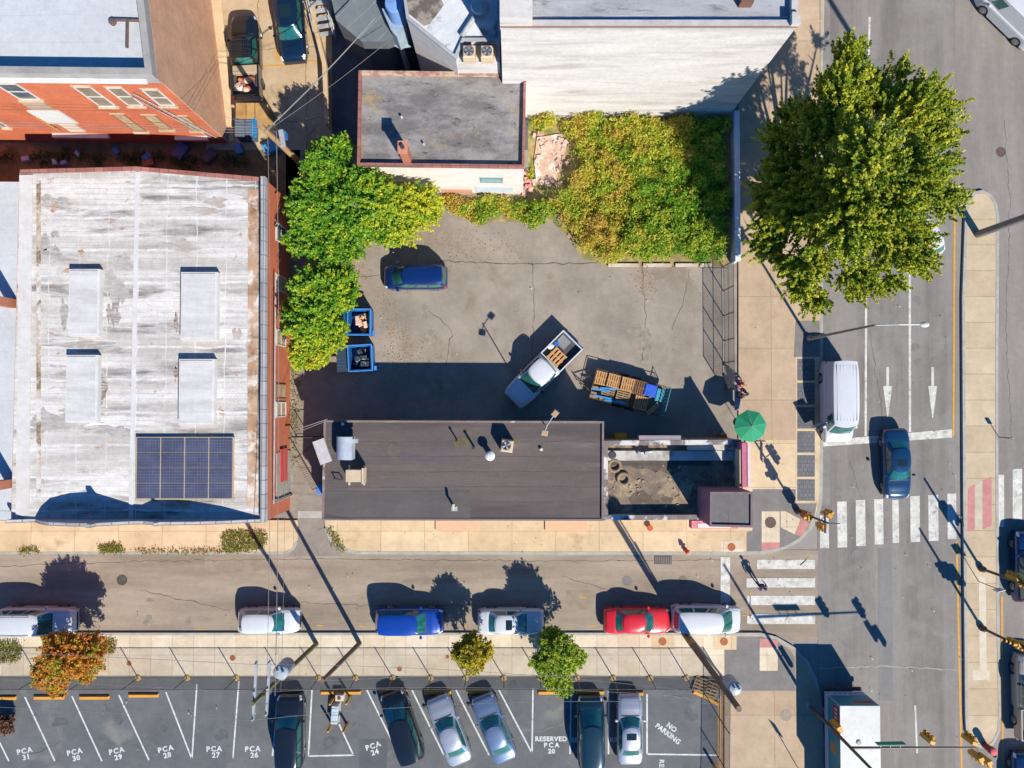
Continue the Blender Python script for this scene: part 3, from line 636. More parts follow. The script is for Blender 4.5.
# ---- cargo in the pickups
M_wood = mat('fresh_wood','#d5a26c','#c18f5c',scale=4,stretch=(1,6,1)); M_wood2 = mat('weathered_wood','#a98964','#8d7355',scale=4,stretch=(1,6,1)); M_wood3=mat('brown_wood','#8a6444','#6f4f37',scale=4)
def pallet(c, a, m, label, group, w=1.15, l=1.0, n=6, z0=0, tilt=0, name='wooden_pallet'):
    g = MB()
    for i in range(n):
        y = -w/2+w*(i+.5)/n; g.cbox((0,y,.125),(l,w/n*.62,.022))
        if i in (0,n//2,n-1): g.cbox((0,y,.011),(l,w/n*.62,.022))
    for x in (-l/2+.05,0,l/2-.05): g.cbox((x,0,.068),(.09,w,.088))
    g.xf(Matrix.Rotation(tilt,4,'Y'))
    o = obj(name, g, m, keep=True, label=label, cat='pallet', group=group); o.location = (c[0],c[1],z0); o.rotation_euler.z = a; return o
rz = wp.rotation_euler.z
for k,(x,y,z,lab) in enumerate([(-.95,.02,.735,'fresh wooden pallet at the bottom of the pile in the white pickup bed'),(-.93,.0,.88,'fresh wooden pallet in the middle of the pile in the white pickup bed'),(-.96,.03,1.02,'fresh wooden pallet on top of the pile in the white pickup bed')]):
    q = local_pt(wp, x-.4, y, 0); pallet(q, rz, M_wood, lab, 'pallets in the white pickup', 1.1, 1.0, 4, z)
q = local_pt(wp,-2.45,-.38,0); g = MB(); g.cbox((q[0],q[1],.8),(.75,.8,.14),rz); obj('grey_crate', g, mat('grey_plastic','#85888a'), label='grey flat crate at the tail of the white pickup bed', cat='crate')
q = local_pt(wp,-2.0,-.62,0); g = MB(); g.lathe((q[0],q[1],.74),[(.13,0),(.17,.32),(.18,.33),(.15,.335)],16); obj('blue_bucket', g, plain('blue_plastic','#2565b5'), label='blue bucket standing in the white pickup bed', cat='bucket')
q = local_pt(wp,-1.6,-.72,0); g = MB(); g.lathe((q[0],q[1],.74),[(.25,0),(.3,.15),(.26,.28),(.12,.32)],14,sy=.7); obj('white_sack', g, plain('white_sack','#dcdcda'), label='white sack beside the bucket in the pickup bed', cat='sack')
rz = tp.rotation_euler.z
q = local_pt(tp,-1.05,0,0); g = MB(); g.cbox((q[0],q[1],1.0),(.55,1.7,.42),rz,ch=.02); obj('tool_chest', g, mat('chest_metal','#b7a386'), label='tan tool chest across the front of the black pickup bed', cat='tool chest')
cc = ['#c99a7a','#e2d5c8','#d97b3e','#b8483e','#c9b597','#dfb08a','#a05a48']
for i in range(14):
    q = local_pt(tp, -1.55-rng.uniform(0,.9), rng.uniform(-.6,.6), 0); g = MB(); s = rng.uniform(.16,.34)
    g.lathe((q[0],q[1],.74),[(s*.8,0),(s,.12),(s*.9,.25),(s*.4,.36)],9,sy=.75)
    obj('junk_bag', g, plain('junk%d'%(i%7), cc[i%7]), label='small bag of junk heaped in the black pickup bed', cat='bag', group='junk bags in the black pickup')
# ---- flatbed trailer with pallets
c = P(627,392,.6); az = math.atan2(-20,77); tr = thing('flatbed_trailer','flatbed trailer with steel rails loaded with wooden pallets, beside the white pickup','trailer',(c.x,c.y,0),az,local=True)
M_steel = mat('dark_steel','#5b5650','#6c6258',scale=3,metal=.3)
obj('deck', MB().box(-2.5,2.5,-1.02,1.02,.55,.63), M_wood2, tr)
g = MB()
for s in (-1,1):
    g.tube((-2.5,s*1.04,.95),(2.5,s*1.04,.95),.025); 
    for x in np.linspace(-2.5,2.5,6): g.tube((x,s*1.04,.5),(x,s*1.04,.95),.022)
g.tube((-2.5,-1.04,.95),(-2.5,1.04,.95),.025); obj('side_rail', g, M_steel, tr)
g = MB(); 
for i in range(9): g.tube((2.56,-1+i*.25,.55),(2.75,-1+i*.25,1.5),.018)
g.tube((2.56,-1.02,.57),(2.56,1.02,.57),.03); g.tube((2.75,-1.02,1.5),(2.75,1.02,1.5),.03); obj('ramp_gate', g, mat('teal_steel','#3f8f9d'), tr)
g = MB(); g.tube((-2.5,-.6,.5),(-3.6,0,.45),.04); g.tube((-2.5,.6,.5),(-3.6,0,.45),.04); g.tube((-3.6,0,0),(-3.6,0,.6),.04); obj('drawbar', g, M_steel, tr)
for x in (-.45,.45):
    for s in (-1,1): g = MB(); g.tube((x,s*.98,.33),(x,s*1.2,.33),.33,n=18); w_=obj('wheel', g, M_tyre, tr, smooth=True); obj('rim', MB().tube((x,s*1.2,.33),(x,s*1.205,.33),.2,n=12), M_rim, w_)
def tl(x,y): return local_pt(tr,x,y,0)
G3 = 'pallets on the flatbed trailer'
specs = [(-2.0,.5,M_wood,2,'fresh'),(-1.1,.45,M_wood,3,'fresh'),(-.2,.45,M_wood,4,'fresh'),(-1.3,-.55,M_wood2,2,'weathered'),(-.25,-.55,M_wood2,3,'weathered'),(1.05,-.5,M_wood,3,'fresh'),(.72,.48,M_wood3,4,'brown')]
where = ['at the drawbar end','second along the upper side','third along the upper side','at the lower left','in the lower middle','at the lower right','beside the blue tarp']
for (x,y,m,n,ad),wh in zip(specs,where):
    for k in range(n):
        q = tl(x+rng.uniform(-.04,.04),y+rng.uniform(-.04,.04)); pallet(q, az+(math.pi/2 if m is not M_wood2 else 0)+rng.uniform(-.05,.05), m, '%s pallet %s of the trailer, %s'%(ad,wh,['lowest of its stack','second in its stack','third in its stack','topmost of its stack'][k] if k<n-1 else 'topmost of its stack'), G3, .95,.95,6,.64+k*.145)
for i,(x,y,a,l) in enumerate([(-1.9,-.35,.12,1.3),(-1.3,-.1,.2,1.4),(-1.6,-.8,.05,1.3),(-.7,-.88,.1,1.5)]):
    q = tl(x,y); g = MB(); g.cbox((q[0],q[1],.98+i*.02),(l,.12,.1),az+a); obj('blue_plank', g, plain('blue_board','#3591cf'), label=['short blue board near the drawbar of the trailer load','blue board lying highest in the left half of the trailer load','blue board along the lower rail of the trailer','longest blue board, low in the middle of the trailer load'][i], cat='board')
q = tl(1.45,.5); g = MB(); g.cbox((q[0],q[1],.64),(.85,.85,.62),az,z0=.64,ch=.06); obj('blue_tarp_bundle', g, mat('blue_tarp','#2a62d8','#2455c0',scale=3,rough=.5), label='bright blue tarp bundle at the right of the trailer load', cat='tarp')
q = tl(2.05,-.75); g = MB(); g.cbox((0,0,0),(1.05,.12,.1)); 
for dy in (.16,): g.cbox((0,dy,0),(1.05,.12,.1))
o = obj('timber_stack', g, M_wood, keep=True, label='two loose timbers lying slanted at the gate end of the trailer', cat='timber'); o.location = (q[0],q[1],.95); o.rotation_euler.z = az+R(55)
q = tl(2.2,.35); g = MB(); g.cbox((q[0],q[1],.8),(.5,.9,.3),az,ch=.04); obj('teal_crate', g, plain('teal_plastic','#3e98ac'), label='teal crate at the gate end of the trailer', cat='crate')
# ---- box truck, bottom right
x0 = P(840,706,2.9).x; x1 = P(880,706,2.9).x; yb = P(860,706,2.9).y; ye = yb-6.2
tk = thing('box_truck','white box truck with teal sides stopped at the bottom of the wide road','truck',((x0+x1)/2,yb-3.5,0))
M_tw = mat('truck_white','#d0d0cc','#c4c4c0',scale=.6,rough=.5); M_teal = mat('truck_teal','#2f93a0','#2a8794',scale=1,rough=.5)
obj('cargo_box', MB().box(x0,x1,ye,yb,.62,2.9), M_tw, tk)
obj('teal_side_panel', MB().box(x0-.006,x0+.01,ye+.01,yb-.03,1.15,2.86), M_teal, tk); obj('teal_end_panel', MB().box(x0+.03,x1-.03,yb-.01,yb+.006,1.25,2.86), M_teal, tk)
obj('grey_band', MB().box(x0-.008,x0+.01,ye+.01,yb-.03,.63,1.14), mat('truck_band','#b9bcd0'), tk); obj('grey_band', MB().box(x0+.03,x1-.03,yb-.01,yb+.008,.63,1.2), mat('truck_band','#b9bcd0'), tk)
obj('red_side_sign', MB().box(x0-.012,x0+.0,yb-2.3,yb-.25,1.9,2.75), mat('sign_red','#a8284c'), tk); obj('red_end_sign', MB().box(x1-1.45,x1-.2,yb-.0,yb+.012,2.1,2.45), mat('sign_red2','#c0503c'), tk)
g = MB()
for i in range(6): g.box(x0-.018,x0-.0125,yb-.55-i*.28,yb-.4-i*.28,2.15,2.5)
obj('sign_letter_marks', g, M_tw, tk); g = MB(); g.box(x0-.012,x0,yb-3.6,yb-2.9,1.5,2.3); obj('orange_picture', g, mat('sign_orange','#c98a4a'), tk)
g = MB()
for i in range(5): g.box(x0+.5+i*.35,x0+.7+i*.35,yb+.0081,yb+.012,.9,1.0)
obj('door_hinge', g, M_trim, tk)
obj('chassis', MB().box(x0+.35,x1-.35,ye-2.0,yb-.1,.4,.61), M_trim, tk)
g = MB(); g.box(x0+.02,x1-.02,yb+.0,yb+.25,.42,.55); obj('rear_step', g, M_steel, tk)
obj('roof_vent', MB().lathe(((x0+x1)/2-.1,yb-2.4,2.9),[(.17,0),(.17,.05),(.12,.07)],16), mat('vent_cap','#b9b5ab'), tk)
obj('cab', MB().box(x0+.15,x1-.15,ye-2.2,ye-.25,.7,2.3), M_tw, tk); obj('windshield', MB().box(x0+.3,x1-.3,ye-2.22,ye-2.19,1.4,2.15), M_glass, tk)
for (yy) in (yb-1.4, ye-1.2):
    for s,xx in ((-1,x0+.08),(1,x1-.08)): g=MB(); g.tube((xx,yy,.45),(xx-s*.5,yy,.45),.45,n=18); w_=obj('wheel', g, M_tyre, tk, smooth=True); obj('rim', MB().tube((xx,yy,.45),(xx+s*.008,yy,.45),.26,n=12), M_rim, w_)
# ================================================================ BUILDINGS
M_brick_or = slabs('orange_painted_brick', '#d8764e', '#cb6c46', '#b06040', .22, .075, .008, .5, stain='#c47858', sthr=(.62,.8), wall=True)
M_brick_tan = slabs('tan_brick', '#f2bd98', '#e0a680', '#c99a7a', .22, .075, .012, .5, stain='#cf9570', sthr=(.55,.75), wall=True)
M_brick_red = slabs('red_brick', '#c9714f', '#b9603f', '#a98468', .22, .075, .012, .5, stain='#d8a27a', sthr=(.58,.75), wall=True)
M_brick_pink = slabs('pink_brick', '#c58478', '#b3705f', '#c9b5a5', .4, .2, .02, .5, wall=True)
M_whitewall = mat('white_painted_wall', '#dfd9d3', '#d0cac4', scale=.5, stretch=(.35,1,2.5), mid=.08, stain='#b5ada5', sscale=.35, sthr=(.5,.7), sstretch=(.4,1,4), stain2='#beb6ad', s2scale=2.5, s2thr=(.6,.72), s2stretch=(.3,1,5), bump=.3, gscale=12)
M_whiteroof = mat('pale_membrane', '#cfd2d4', '#c4c6c8', scale=.3, stain='#c2c3c2', sscale=.5, seams=[(1.6,1,'#b9bbbc',.04)])
M_coping = slabs('coping_tiles', '#bfbdbb', '#a9a7a6', '#77757b', .9, .9, .03, 0)
M_copingred = slabs('red_coping_tiles', '#b0766a', '#9c6055', '#805a50', .6, .6, .03, 0)
M_window = mat('window_glass', (.05,.07,.09), (.12,.13,.13), scale=2, rough=.12, grain=0, bump=0)
M_winframe = mat('window_frame_white', '#dcdad4'); M_sill = mat('stone_sill', '#e0c3a4', '#d0b08f', scale=3)
M_metal = mat('galvanised_metal', '#c3c6c8', '#aaaeb1', scale=2, rough=.5, metal=.2); M_beige = mat('beige_sheet_metal', '#d9c3a4', '#cdb696', scale=2, rough=.6)
M_darkvoid = mat('dark_metal', '#3a3c40', rough=.6)

def building(name, label, poly, h, wallm, roofm, par=None, base=0.0, group=None, cat='building', roofz=None):
    """poly: world footprint; par=(height, width, material)"""
    poly = [Vector(p[:2]) for p in ccw(poly)]; cx = sum(p.x for p in poly)/len(poly); cy = sum(p.y for p in poly)/len(poly)
    t = thing(name, label, cat, (cx,cy,base), group=group)
    obj('wall', MB().prism(poly, base, h, top=False, bottom=False), wallm, t)
    obj('roof', MB().sheet(offset(poly,.001), roofz or h-.02), roofm, t)
    if par:
        ph, pw, pm = par; ins = offset(poly, pw); out = offset(poly, -.02); n = len(poly)
        for i in range(n):
            j = (i+1)%n; obj('parapet', MB().prism([out[i],out[j],ins[j],ins[i]], h-.015, h+ph), pm, t)
    return t
def on_wall(mb, A, B, s0, s1, z0, z1, d0, d1):
    """box on the wall A->B, standing d0..d1 in front of it (right-hand side of A->B is outside)"""
    d = Vector((B[0]-A[0],B[1]-A[1])).normalized(); n = Vector((d.y,-d.x)); a = Vector(A[:2])
    pts = [a+d*s0+n*d0, a+d*s1+n*d0, a+d*s1+n*d1, a+d*s0+n*d1]; return mb.prism(pts, z0, z1)
def window(par, A, B, s0, s1, z0, z1, glass=None, frame=None, sill=None, arch=False, bars=1):
    fr = frame or M_winframe; w = MB()
    for (a,b_,c_,d_) in ((s0,s0+.07,z0,z1),(s1-.07,s1,z0,z1),(s0,s1,z0,z0+.07),(s0,s1,z1-.07,z1)): on_wall(w,A,B,a,b_,c_,d_,.002,.06)
    zm = (z0+z1)/2; on_wall(w,A,B,s0+.07,s1-.07,zm-.03,zm+.03,.002,.05)
    f = obj('window', w, fr, par)
    obj('pane', on_wall(MB(),A,B,s0+.07,s1-.07,z0+.07,z1-.07,.0,.02), glass or M_window, f)
    if sill: obj('sill', on_wall(MB(),A,B,s0-.1,s1+.1,z0-.16,z0-.002,.002,.16), sill, f)
    obj('lintel', on_wall(MB(),A,B,s0-.05,s1+.05,z1+.002,z1+.14,.002,.04), sill or fr, f)
def px_window(par, A, B, p_low, p_high, **k):
    a = wallhit(*p_low, A, B); b = wallhit(*p_high, A, B)
    window(par, A, B, min(a[0],b[0]), max(a[0],b[0]), min(a[1],b[1]), max(a[1],b[1]), **k)

# ---- A: warehouse with the big weathered white roof
hA = 4.8
M_roofA = mat('weathered_white_roof', '#e9e5e0', '#c2bbb3', scale=.35, stretch=(.25,2.2,1), lo=.38, hi=.6, grain=.12, gscale=10, rough=.9,
              stain='#7f7873', sscale=.45, sthr=(.52,.66), sstretch=(.35,1.8,1), stain2='#b08460', s2scale=1.1, s2thr=(.61,.68), s2stretch=(.9,1.2,1), mid=.14, seams=[(2.1,1,'#e2dfdc',.14),(.35,1,'#b3aca6',.03),(1.9,0,'#dedbd7',.07)])
PA = [P(19.5,172,hA),P(137,169,hA),P(266,180,hA),P(266,521,hA),P(11,522,hA)]
A_ = building('warehouse','long low brick warehouse with a weathered white roof carrying four white skylights and solar panels', PA, hA, M_brick_or, M_roofA)
pA = [Vector(p[:2]) for p in PA]
insA = offset(pA,.28); ccA = ccw(pA)
# coping: thin brick on the north, tiles on the east
obj('north_coping', MB().ribbon([pA[0]+Vector((.1,0)),pA[1],pA[2]], .25, hA-.01, hA+.12), M_copingred, A_)
obj('east_coping', MB().ribbon([pA[2]+Vector((-.05,.1)),pA[3]+Vector((-.05,0))], .3, hA-.01, hA+.45), M_coping, A_)
obj('eaves_strip', MB().ribbon([pA[0]+Vector((.45,-.2)),pA[4]+Vector((.75,.4))], .85, hA-.01, hA+.05), mat('white_strip','#dedbd6','#d2cec8',scale=1,seams=[(.9,1,'#cfcac4',.03)]), A_)
obj('roof_gutter', MB().ribbon([pA[0]+Vector((1.25,-.6)),pA[4]+Vector((1.75,1.6))], .28, hA-.015, hA+.01), mat('gutter_dirt','#d4cec6','#b59a78',scale=.8,stretch=(1,.6,1),stain='#8a7659',sthr=(.52,.58),stain2='#dcd8d2',s2scale=.6,s2thr=(.5,.55)), A_)
obj('east_gutter', MB().ribbon([pA[2]+Vector((-.75,-.6)),pA[3]+Vector((-.8,.9))], .8, hA-.015, hA+.012), mat('gutter_rust','#cfb59c','#b99070',scale=.7,stretch=(1,.5,1),stain='#8c6f52',sscale=.8,sthr=(.52,.66),stain2='#eadfd2',s2scale=.8,s2thr=(.5,.62)), A_)
obj('ridge_seam', MB().ribbon([pA[1]+Vector((.05,-.2)),P(131,520,hA).xy], .28, hA-.015, hA+.03), mat('ridge','#dfdddb','#d4d1ce',scale=1), A_)
_gz = []
for (a,b_,c_,d_,cc) in ((34,196,80,206,'#a9a29c'),(42,232,60,262,'#a39c95'),(104,302,118,342,'#988f88'),(100,372,107,404,'#7d6f64'),(34,342,130,352,'#a29b95'),(145,240,190,256,'#b3aaa1'),(174,312,178,330,'#8b6d57'),(174,364,178,380,'#8b6d57'),(60,300,68,330,'#a8a19b'),(105,255,132,300,'#b0a9a2'),(40,405,120,440,'#aca59f'),(196,196,262,214,'#b7a79a'),(236,330,262,352,'#baa999'),(50,205,58,212,'#c2844f'),(78,250,84,254,'#c2844f'),(64,268,70,273,'#c88a45')):
    x0_,x1_,y0_,y1_ = P(a,b_,hA).x,P(c_,b_,hA).x,P(a,d_,hA).y,P(a,b_,hA).y
    for k in range(5 if c_-a>12 else 1):
        n=16; cx_=rng.uniform(x0_,x1_) if c_-a>12 else (x0_+x1_)/2; cy_=rng.uniform(y0_,y1_) if c_-a>12 else (y0_+y1_)/2; rx=(x1_-x0_)*rng.uniform(.12,.3) if c_-a>12 else (x1_-x0_)/2; ry=max(.15,(y1_-y0_)*rng.uniform(.12,.3) if c_-a>12 else (y1_-y0_)/2); ph=rng.uniform(0,6,3)
        pts=[(cx_+rx*(1+.3*math.sin(3*t_+ph[0])+.25*math.sin(5*t_+ph[1]))*math.cos(t_), cy_+ry*(1+.3*math.sin(4*t_+ph[2])+.25*math.sin(7*t_+ph[0]))*math.sin(t_)) for t_ in [2*math.pi*i/n for i in range(n)]]
        obj('grime_patch', MB().sheet(pts,hA-.019+.00028*(_gz.append(0) or len(_gz))), mat('grime'+cc,cc,'#c4beb8',scale=2.5,lo=.45,hi=.6,stretch=(.5,2,1)), A_)
# south front: stepped, curved parapet
g = MB(); X = [(11,.5),(30,.15),(36,.12),(48,.75),(62,1.25),(85,1.55),(104,1.62),(105,2.0),(110,2.0),(111,1.55),(140,.9),(150,.85),(164,1.15),(165,1.5),(168,1.5),(169,1.2),(200,1.1),(230,.75),(256,.25),(266,.15)]
ys = pA[4].y; th = .2
for (a,h1),(b_,h2) in zip(X[:-1],X[1:]):
    xa, xb = P(a,521,hA).x, P(b_,521,hA).x
    g.add([(xa,ys,hA-.01),(xb,ys,hA-.01),(xb,ys+th,hA-.01),(xa,ys+th,hA-.01),(xa,ys,hA+h1),(xb,ys,hA+h2),(xb,ys+th,hA+h2),(xa,ys+th,hA+h1)],[(3,2,1,0),(4,5,6,7),(0,1,5,4),(1,2,6,5),(2,3,7,6),(3,0,4,7)])
obj('front_parapet', g, M_coping, A_)
def onroof(px0,py0,px1,py1,h): a = P(px0,py0,h); b = P(px1,py1,h); return a.x,b.x,b.y,a.y
for (a,b_,c_,d_) in ((69,269,99,336),(181,272,217,340),(66,355,97,423),(179,359,214,425)):
    x0_,x1_,y0_,y1_ = onroof(a,b_,c_,d_,hA+.4)
    s = obj('skylight', MB().box(x0_,x1_,y0_,y1_,hA-.01,hA+.38), mat('skylight_curb','#deddda','#d2cfcb',scale=1), A_)
    obj('skylight_lid', MB().box(x0_+.1,x1_-.16,y0_+.14,y1_-.1,hA+.381,hA+.42), mat('skylight_lid','#dddad7','#c9c5c1',scale=.8,stretch=(.3,2,1),seams=[(.8,1,'#c9c6c2',.03)]), s)
x0_,x1_,y0_,y1_ = onroof(136,438,232,499,hA+.3); nx, ny = 4,4
M_pv = mat('solar_cell','#46495e','#545870',scale=.6,rough=.45,seams=[(.18,0,'#7a7f95',.015),(.18,1,'#7a7f95',.015)],bump=0)
g = MB(); g.box(x0_-.06,x1_+.06,y0_-.06,y1_+.06,hA+.15,hA+.2)
for i in range(5):
    for j in (0,.5,1): xx=x0_+(x1_-x0_)*i/4; yy=y0_+(y1_-y0_)*j; g.tube((xx,yy,hA-.01),(xx,yy,hA+.16),.04,n=6)
sp = obj('solar_array_frame', g, mat('panel_frame','#b8a68c'), A_)
for i in range(nx):
    for j in range(ny):
        dx=(x1_-x0_)/nx; dy=(y1_-y0_)/ny; obj('solar_panel', MB().box(x0_+dx*i+.04,x0_+dx*(i+1)-.04,y0_+dy*j+.03,y0_+dy*(j+1)-.03,hA+.201,hA+.235), M_pv, sp)
# east wall: windows and doors
EA, EB = pA[3], pA[2]   # south -> north along the east wall, outside to the east
for (lo_,hi_) in (((286,418),(277,387)),((286,450),(277,470))):
    pass
def ewin(y0p,y1p,z0,z1,glass,frame=M_winframe): 
    Y0=P(512,y0p,2).y; Y1=P(512,y1p,2).y; s0=EA.y; a=abs(Y0-s0); b_=abs(Y1-s0); window(A_,EA,EB,min(a,b_),max(a,b_),z0,z1,glass=glass,frame=frame,sill=None)
M_board = mat('boarded','#c9b08d','#a98f6c',scale=2); M_reddoor = mat('red_door','#d4574f','#c94c46',scale=3,rough=.6)
ewin(402,417,1.0,2.9,M_board); ewin(384,399,1.0,2.9,M_board,mat('brown_frame','#9b6b47'))
ewin(330,346,1.0,2.9,M_board); ewin(225,243,1.0,2.9,M_window); ewin(276,292,1.0,2.9,M_board)
obj('garage_door', on_wall(MB(),EA,EB,abs(P(512,500,2).y-EA.y),abs(P(512,452,2).y-EA.y),.05,2.9,.002,.05), mat('grey_shutter','#b9b1a6','#9a958e',scale=1,seams=[(.4,2,'#77736d',.04)]), A_)
obj('red_shutter', on_wall(MB(),EA,EB,abs(P(512,482,2).y-EA.y),abs(P(512,449,2).y-EA.y),.9,2.3,.051,.12), M_reddoor, A_)
g = MB(); n0 = Vector((1,0))
g.tube((EA.x+.14,EA.y+1.0,3.8),(EA.x+.14,EB.y-6,3.8),.05); g.tube((EA.x+.14,EA.y+1.0,0),(EA.x+.14,EA.y+1.0,3.8),.05); obj('wall_pipe', g, M_metal, A_)
# ---- B: roof at the far left with two brick chimneys
hB = 4.35
PB = [P(-420,178,hB),Vector((PA[0].x-.02,PA[0].y-.5,0)),Vector((PA[4].x-.02,PA[4].y+.02,0)),P(-420,521,hB)]
B_ = building('row_building','plain building with a pale membrane roof at the left edge, beside the warehouse', PB, hB, M_brick_red, M_whiteroof)
for (px,py,lab) in ((18,304,'upper brick chimney at the left edge between two pale roofs'),(16,483,'lower brick chimney at the left edge between two pale roofs')):
    q = P(px,py,hB); t = thing('chimney', lab, 'chimney', (q.x,q.y,hB), group='brick chimneys at the left edge')
    obj('stack', MB().box(q.x-.5,q.x-.02,q.y-.28,q.y+.28,hB-.03,hB+2.6), M_brick_red, t)
    obj('cap', MB().box(q.x-.56,q.x+.04,q.y-.34,q.y+.34,hB+2.6,hB+2.72), M_coping, t)
    obj('flue', MB().tube((q.x-.26,q.y,hB+2.72),(q.x-.26,q.y,hB+2.95),.14,n=12), M_darkvoid, t)
# ---- C: tall orange brick building, top left
hC = 10.0
q0 = P(-700,133,0); q1 = P(228.5,143.5,0); q2 = P(211,0,0); dd = (q2-q1); q3 = q1+dd*3.2; q4 = Vector((q0.x,q3.y,0))
PC = [q0,q1,q3,q4]
C_ = building('brick_building','tall building with orange painted front, tan brick side wall and white roof, top left', PC, hC, M_brick_or, M_whiteroof, roofz=hC-.5)
SA, SB = Vector(q0.xy), Vector(q1.xy)
CE, CF = Vector(q1.xy), Vector(q3.xy)
obj('side_wall', on_wall(MB(),CE,CF,.0,(CF-CE).length,0,hC-.06,.001,.05), M_brick_tan, C_)
cp = offset([Vector(p[:2]) for p in PC],.35); co = [Vector(p[:2]) for p in PC]; co=ccw(co)
for i in range(4):
    j=(i+1)%4; obj('parapet', MB().prism([offset(co,-.04)[i],offset(co,-.04)[j],cp[j],cp[i]],hC-.5,hC+.55), mat('grey_coping','#aca7a2','#9c9793',scale=1), C_)
obj('cornice', on_wall(MB(),SA,SB,0,(SB-SA).length-.6,hC-.2,hC-.0,.045,.25), mat('white_cornice','#e9e8ea','#dad9dc',scale=1), C_)
for (a,b_) in (((117,106),(72,86)),((144,105),(105,87)),((176,105),(141,89))):
    px_window(C_,SA,SB,a,b_,frame=M_winframe,sill=M_sill,glass=mat('blind','#a2937c','#8a7d6a',scale=3,rough=.3,seams=[(.25,2,'#6f6455',.05)]))
for (a,b_) in (((147,131),(111,114)),((173,129),(142,115)),((203,130),(174,116))):
    px_window(C_,SA,SB,a,b_,frame=mat('brown_frame','#9b6b47'),sill=M_sill,glass=M_board)
px_window(C_,SA,SB,(10,127),(-25,112),sill=M_sill); px_window(C_,SA,SB,(-50,127),(-75,112),sill=M_sill)
# shop sign panels and the wide window on the left
px_window(C_,SA,SB,(41,99),(-6,83),sill=M_sill)
def px_panel(nm, lo_, hi_, d0, d1, m):
    a = wallhit(*lo_,SA,SB); b2 = wallhit(*hi_,SA,SB); obj(nm, on_wall(MB(),SA,SB,min(a[0],b2[0]),max(a[0],b2[0]),max(.1,min(a[1],b2[1])),max(a[1],b2[1]),d0,d1), m, C_)
px_panel('window_apron',(54,108),(19,100),.002,.12,mat('apron','#b89f86'))
px_panel('white_sign_panel',(79,123),(27,110),.002,.09,M_winframe); px_panel('ochre_panel',(60,129),(36,116),.091,.14,mat('ochre','#dca04a','#c98e3e',scale=2))
px_panel('door_panel',(86,131),(58,123),.002,.08,mat('canopy','#e2d2be')); px_panel('cable_tray',(110,135),(52,133),.002,.3,M_winframe)
obj('ledge', on_wall(MB(),SA,SB,(SB-SA).length-3.2,(SB-SA).length-.9,1.2,1.4,.002,.3), M_winframe, C_)
# pipes standing in for a dark T-shaped mark on the roof of C
c = P(128,33,hC-.5); g = MB(); g.tube((c.x,c.y-.9,hC-.42),(c.x,c.y+.75,hC-.42),.09); g.tube((c.x-.8,c.y+.75,hC-.42),(c.x+.7,c.y+.7,hC-.42),.1); g.lathe((c.x-.85,c.y+.6,hC-.49),[(.2,0),(.2,.18),(.1,.2)],12)
obj('t_mark_pipes', g, mat('t_mark_brown','#6e5a55','#57474a',scale=3), label='T-shaped rusty brown pipe lying on the white roof of the tall orange building', cat='pipe')
# strip at the foot of C
strct('yard_strip', MB().prism([P(211,0,0),P(222,0,0),P(234.5,141,0),P(229,143,0)]+[],.0,.10), mat('yard_strip','#e2c8a2','#d5b88f',scale=1))
strct('yard_strip', MB().prism([P(211,0,0),P(222,0,0),P(205,-160,0),P(192,-160,0)],.0,.10), mat('yard_strip','#e2c8a2'))
# pipe & wires on the side corner
g = MB(); a=SB+Vector((-.8,-.09)); g.tube((a.x-1.5,a.y,8.2),(a.x+.6,a.y,1.0),.04); g.tube((a.x-1.9,a.y,8.0),(a.x+.2,a.y,1.0),.03); obj('downpipe', g, M_metal, C_)
# ---- E: small garage with a grey felt roof
hE = 5.4
M_roofE = mat('grey_felt_roof', '#989390', '#75706e', scale=.6, stretch=(.6,1.4,1), lo=.42, hi=.58, grain=.2, gscale=12, stain='#a8946f', sscale=.4, sthr=(.56,.68), mid=.16, stain2='#4c4846', s2scale=1.8, s2thr=(.58,.66), s2stretch=(.5,1.3,1))
PE = [P(359,71,hE+.3),P(526,73,hE+.3),P(524,167,hE+.3),P(357.5,165,hE+.3)]
E_ = building('garage_building','one-storey white walled building with a stained grey felt roof and red coping', PE, hE, mat('cream_white_wall','#ece2d8','#e0d5ca',scale=.6,stretch=(.5,1,2),stain='#cfc0b0',sthr=(.58,.75)), M_roofE)
pe = [Vector(p[:2]) for p in ccw(PE)]; ie = offset(pe,.14); oe = offset(pe,-.02)
for i in range(4):
    j=(i+1)%4; hh = .32 if pe[i].y < pe[j].y+.3 and abs(pe[i].y-pe[j].y)<.5 else .3
    obj('parapet', MB().prism([oe[i],oe[j],ie[j],ie[i]],hE-.03,hE+(.35)), (M_copingred if pe[i].y<pe[0].y+2 or pe[j].y<pe[0].y+2 else mat('cream_coping','#c9ab93','#a9786a',scale=1.5,lo=.45,hi=.55)), E_)
EA2, EB2 = Vector(P(358,193,0).xy), Vector(P(524,195,0).xy)
sw = min(p.y for p in pe); A2 = Vector((min(p.x for p in pe),sw)); B2 = Vector((max(p.x for p in pe),sw+ (pe[1].y-pe[0].y)))
A2 = min(pe, key=lambda p:p.x+p.y); B2 = max([p for p in pe if p.y < A2.y+2], key=lambda p:p.x)
L2 = (B2-A2).length
obj('garage_door', on_wall(MB(),A2,B2,.8,3.2,.0,2.4,.002,.04), M_brick_pink, E_)
obj('brick_plinth', on_wall(MB(),A2,B2,L2-5.8,L2-3.6,.0,.9,.002,.05), mat('plinth','#d9a184','#c98f72',scale=2), E_)
window(E_,A2,B2,L2-2.9,L2-1.4,2.6,3.4,frame=mat('green_frame','#6f9a9c'),glass=mat('pale_glass','#b8c2c0',rough=.2))
obj('white_sign_panel', on_wall(MB(),A2,B2,L2-3.3,L2-.7,.5,1.6,.002,.05), mat('pale_panel','#cfd6dc','#c0cad3',scale=2), E_)
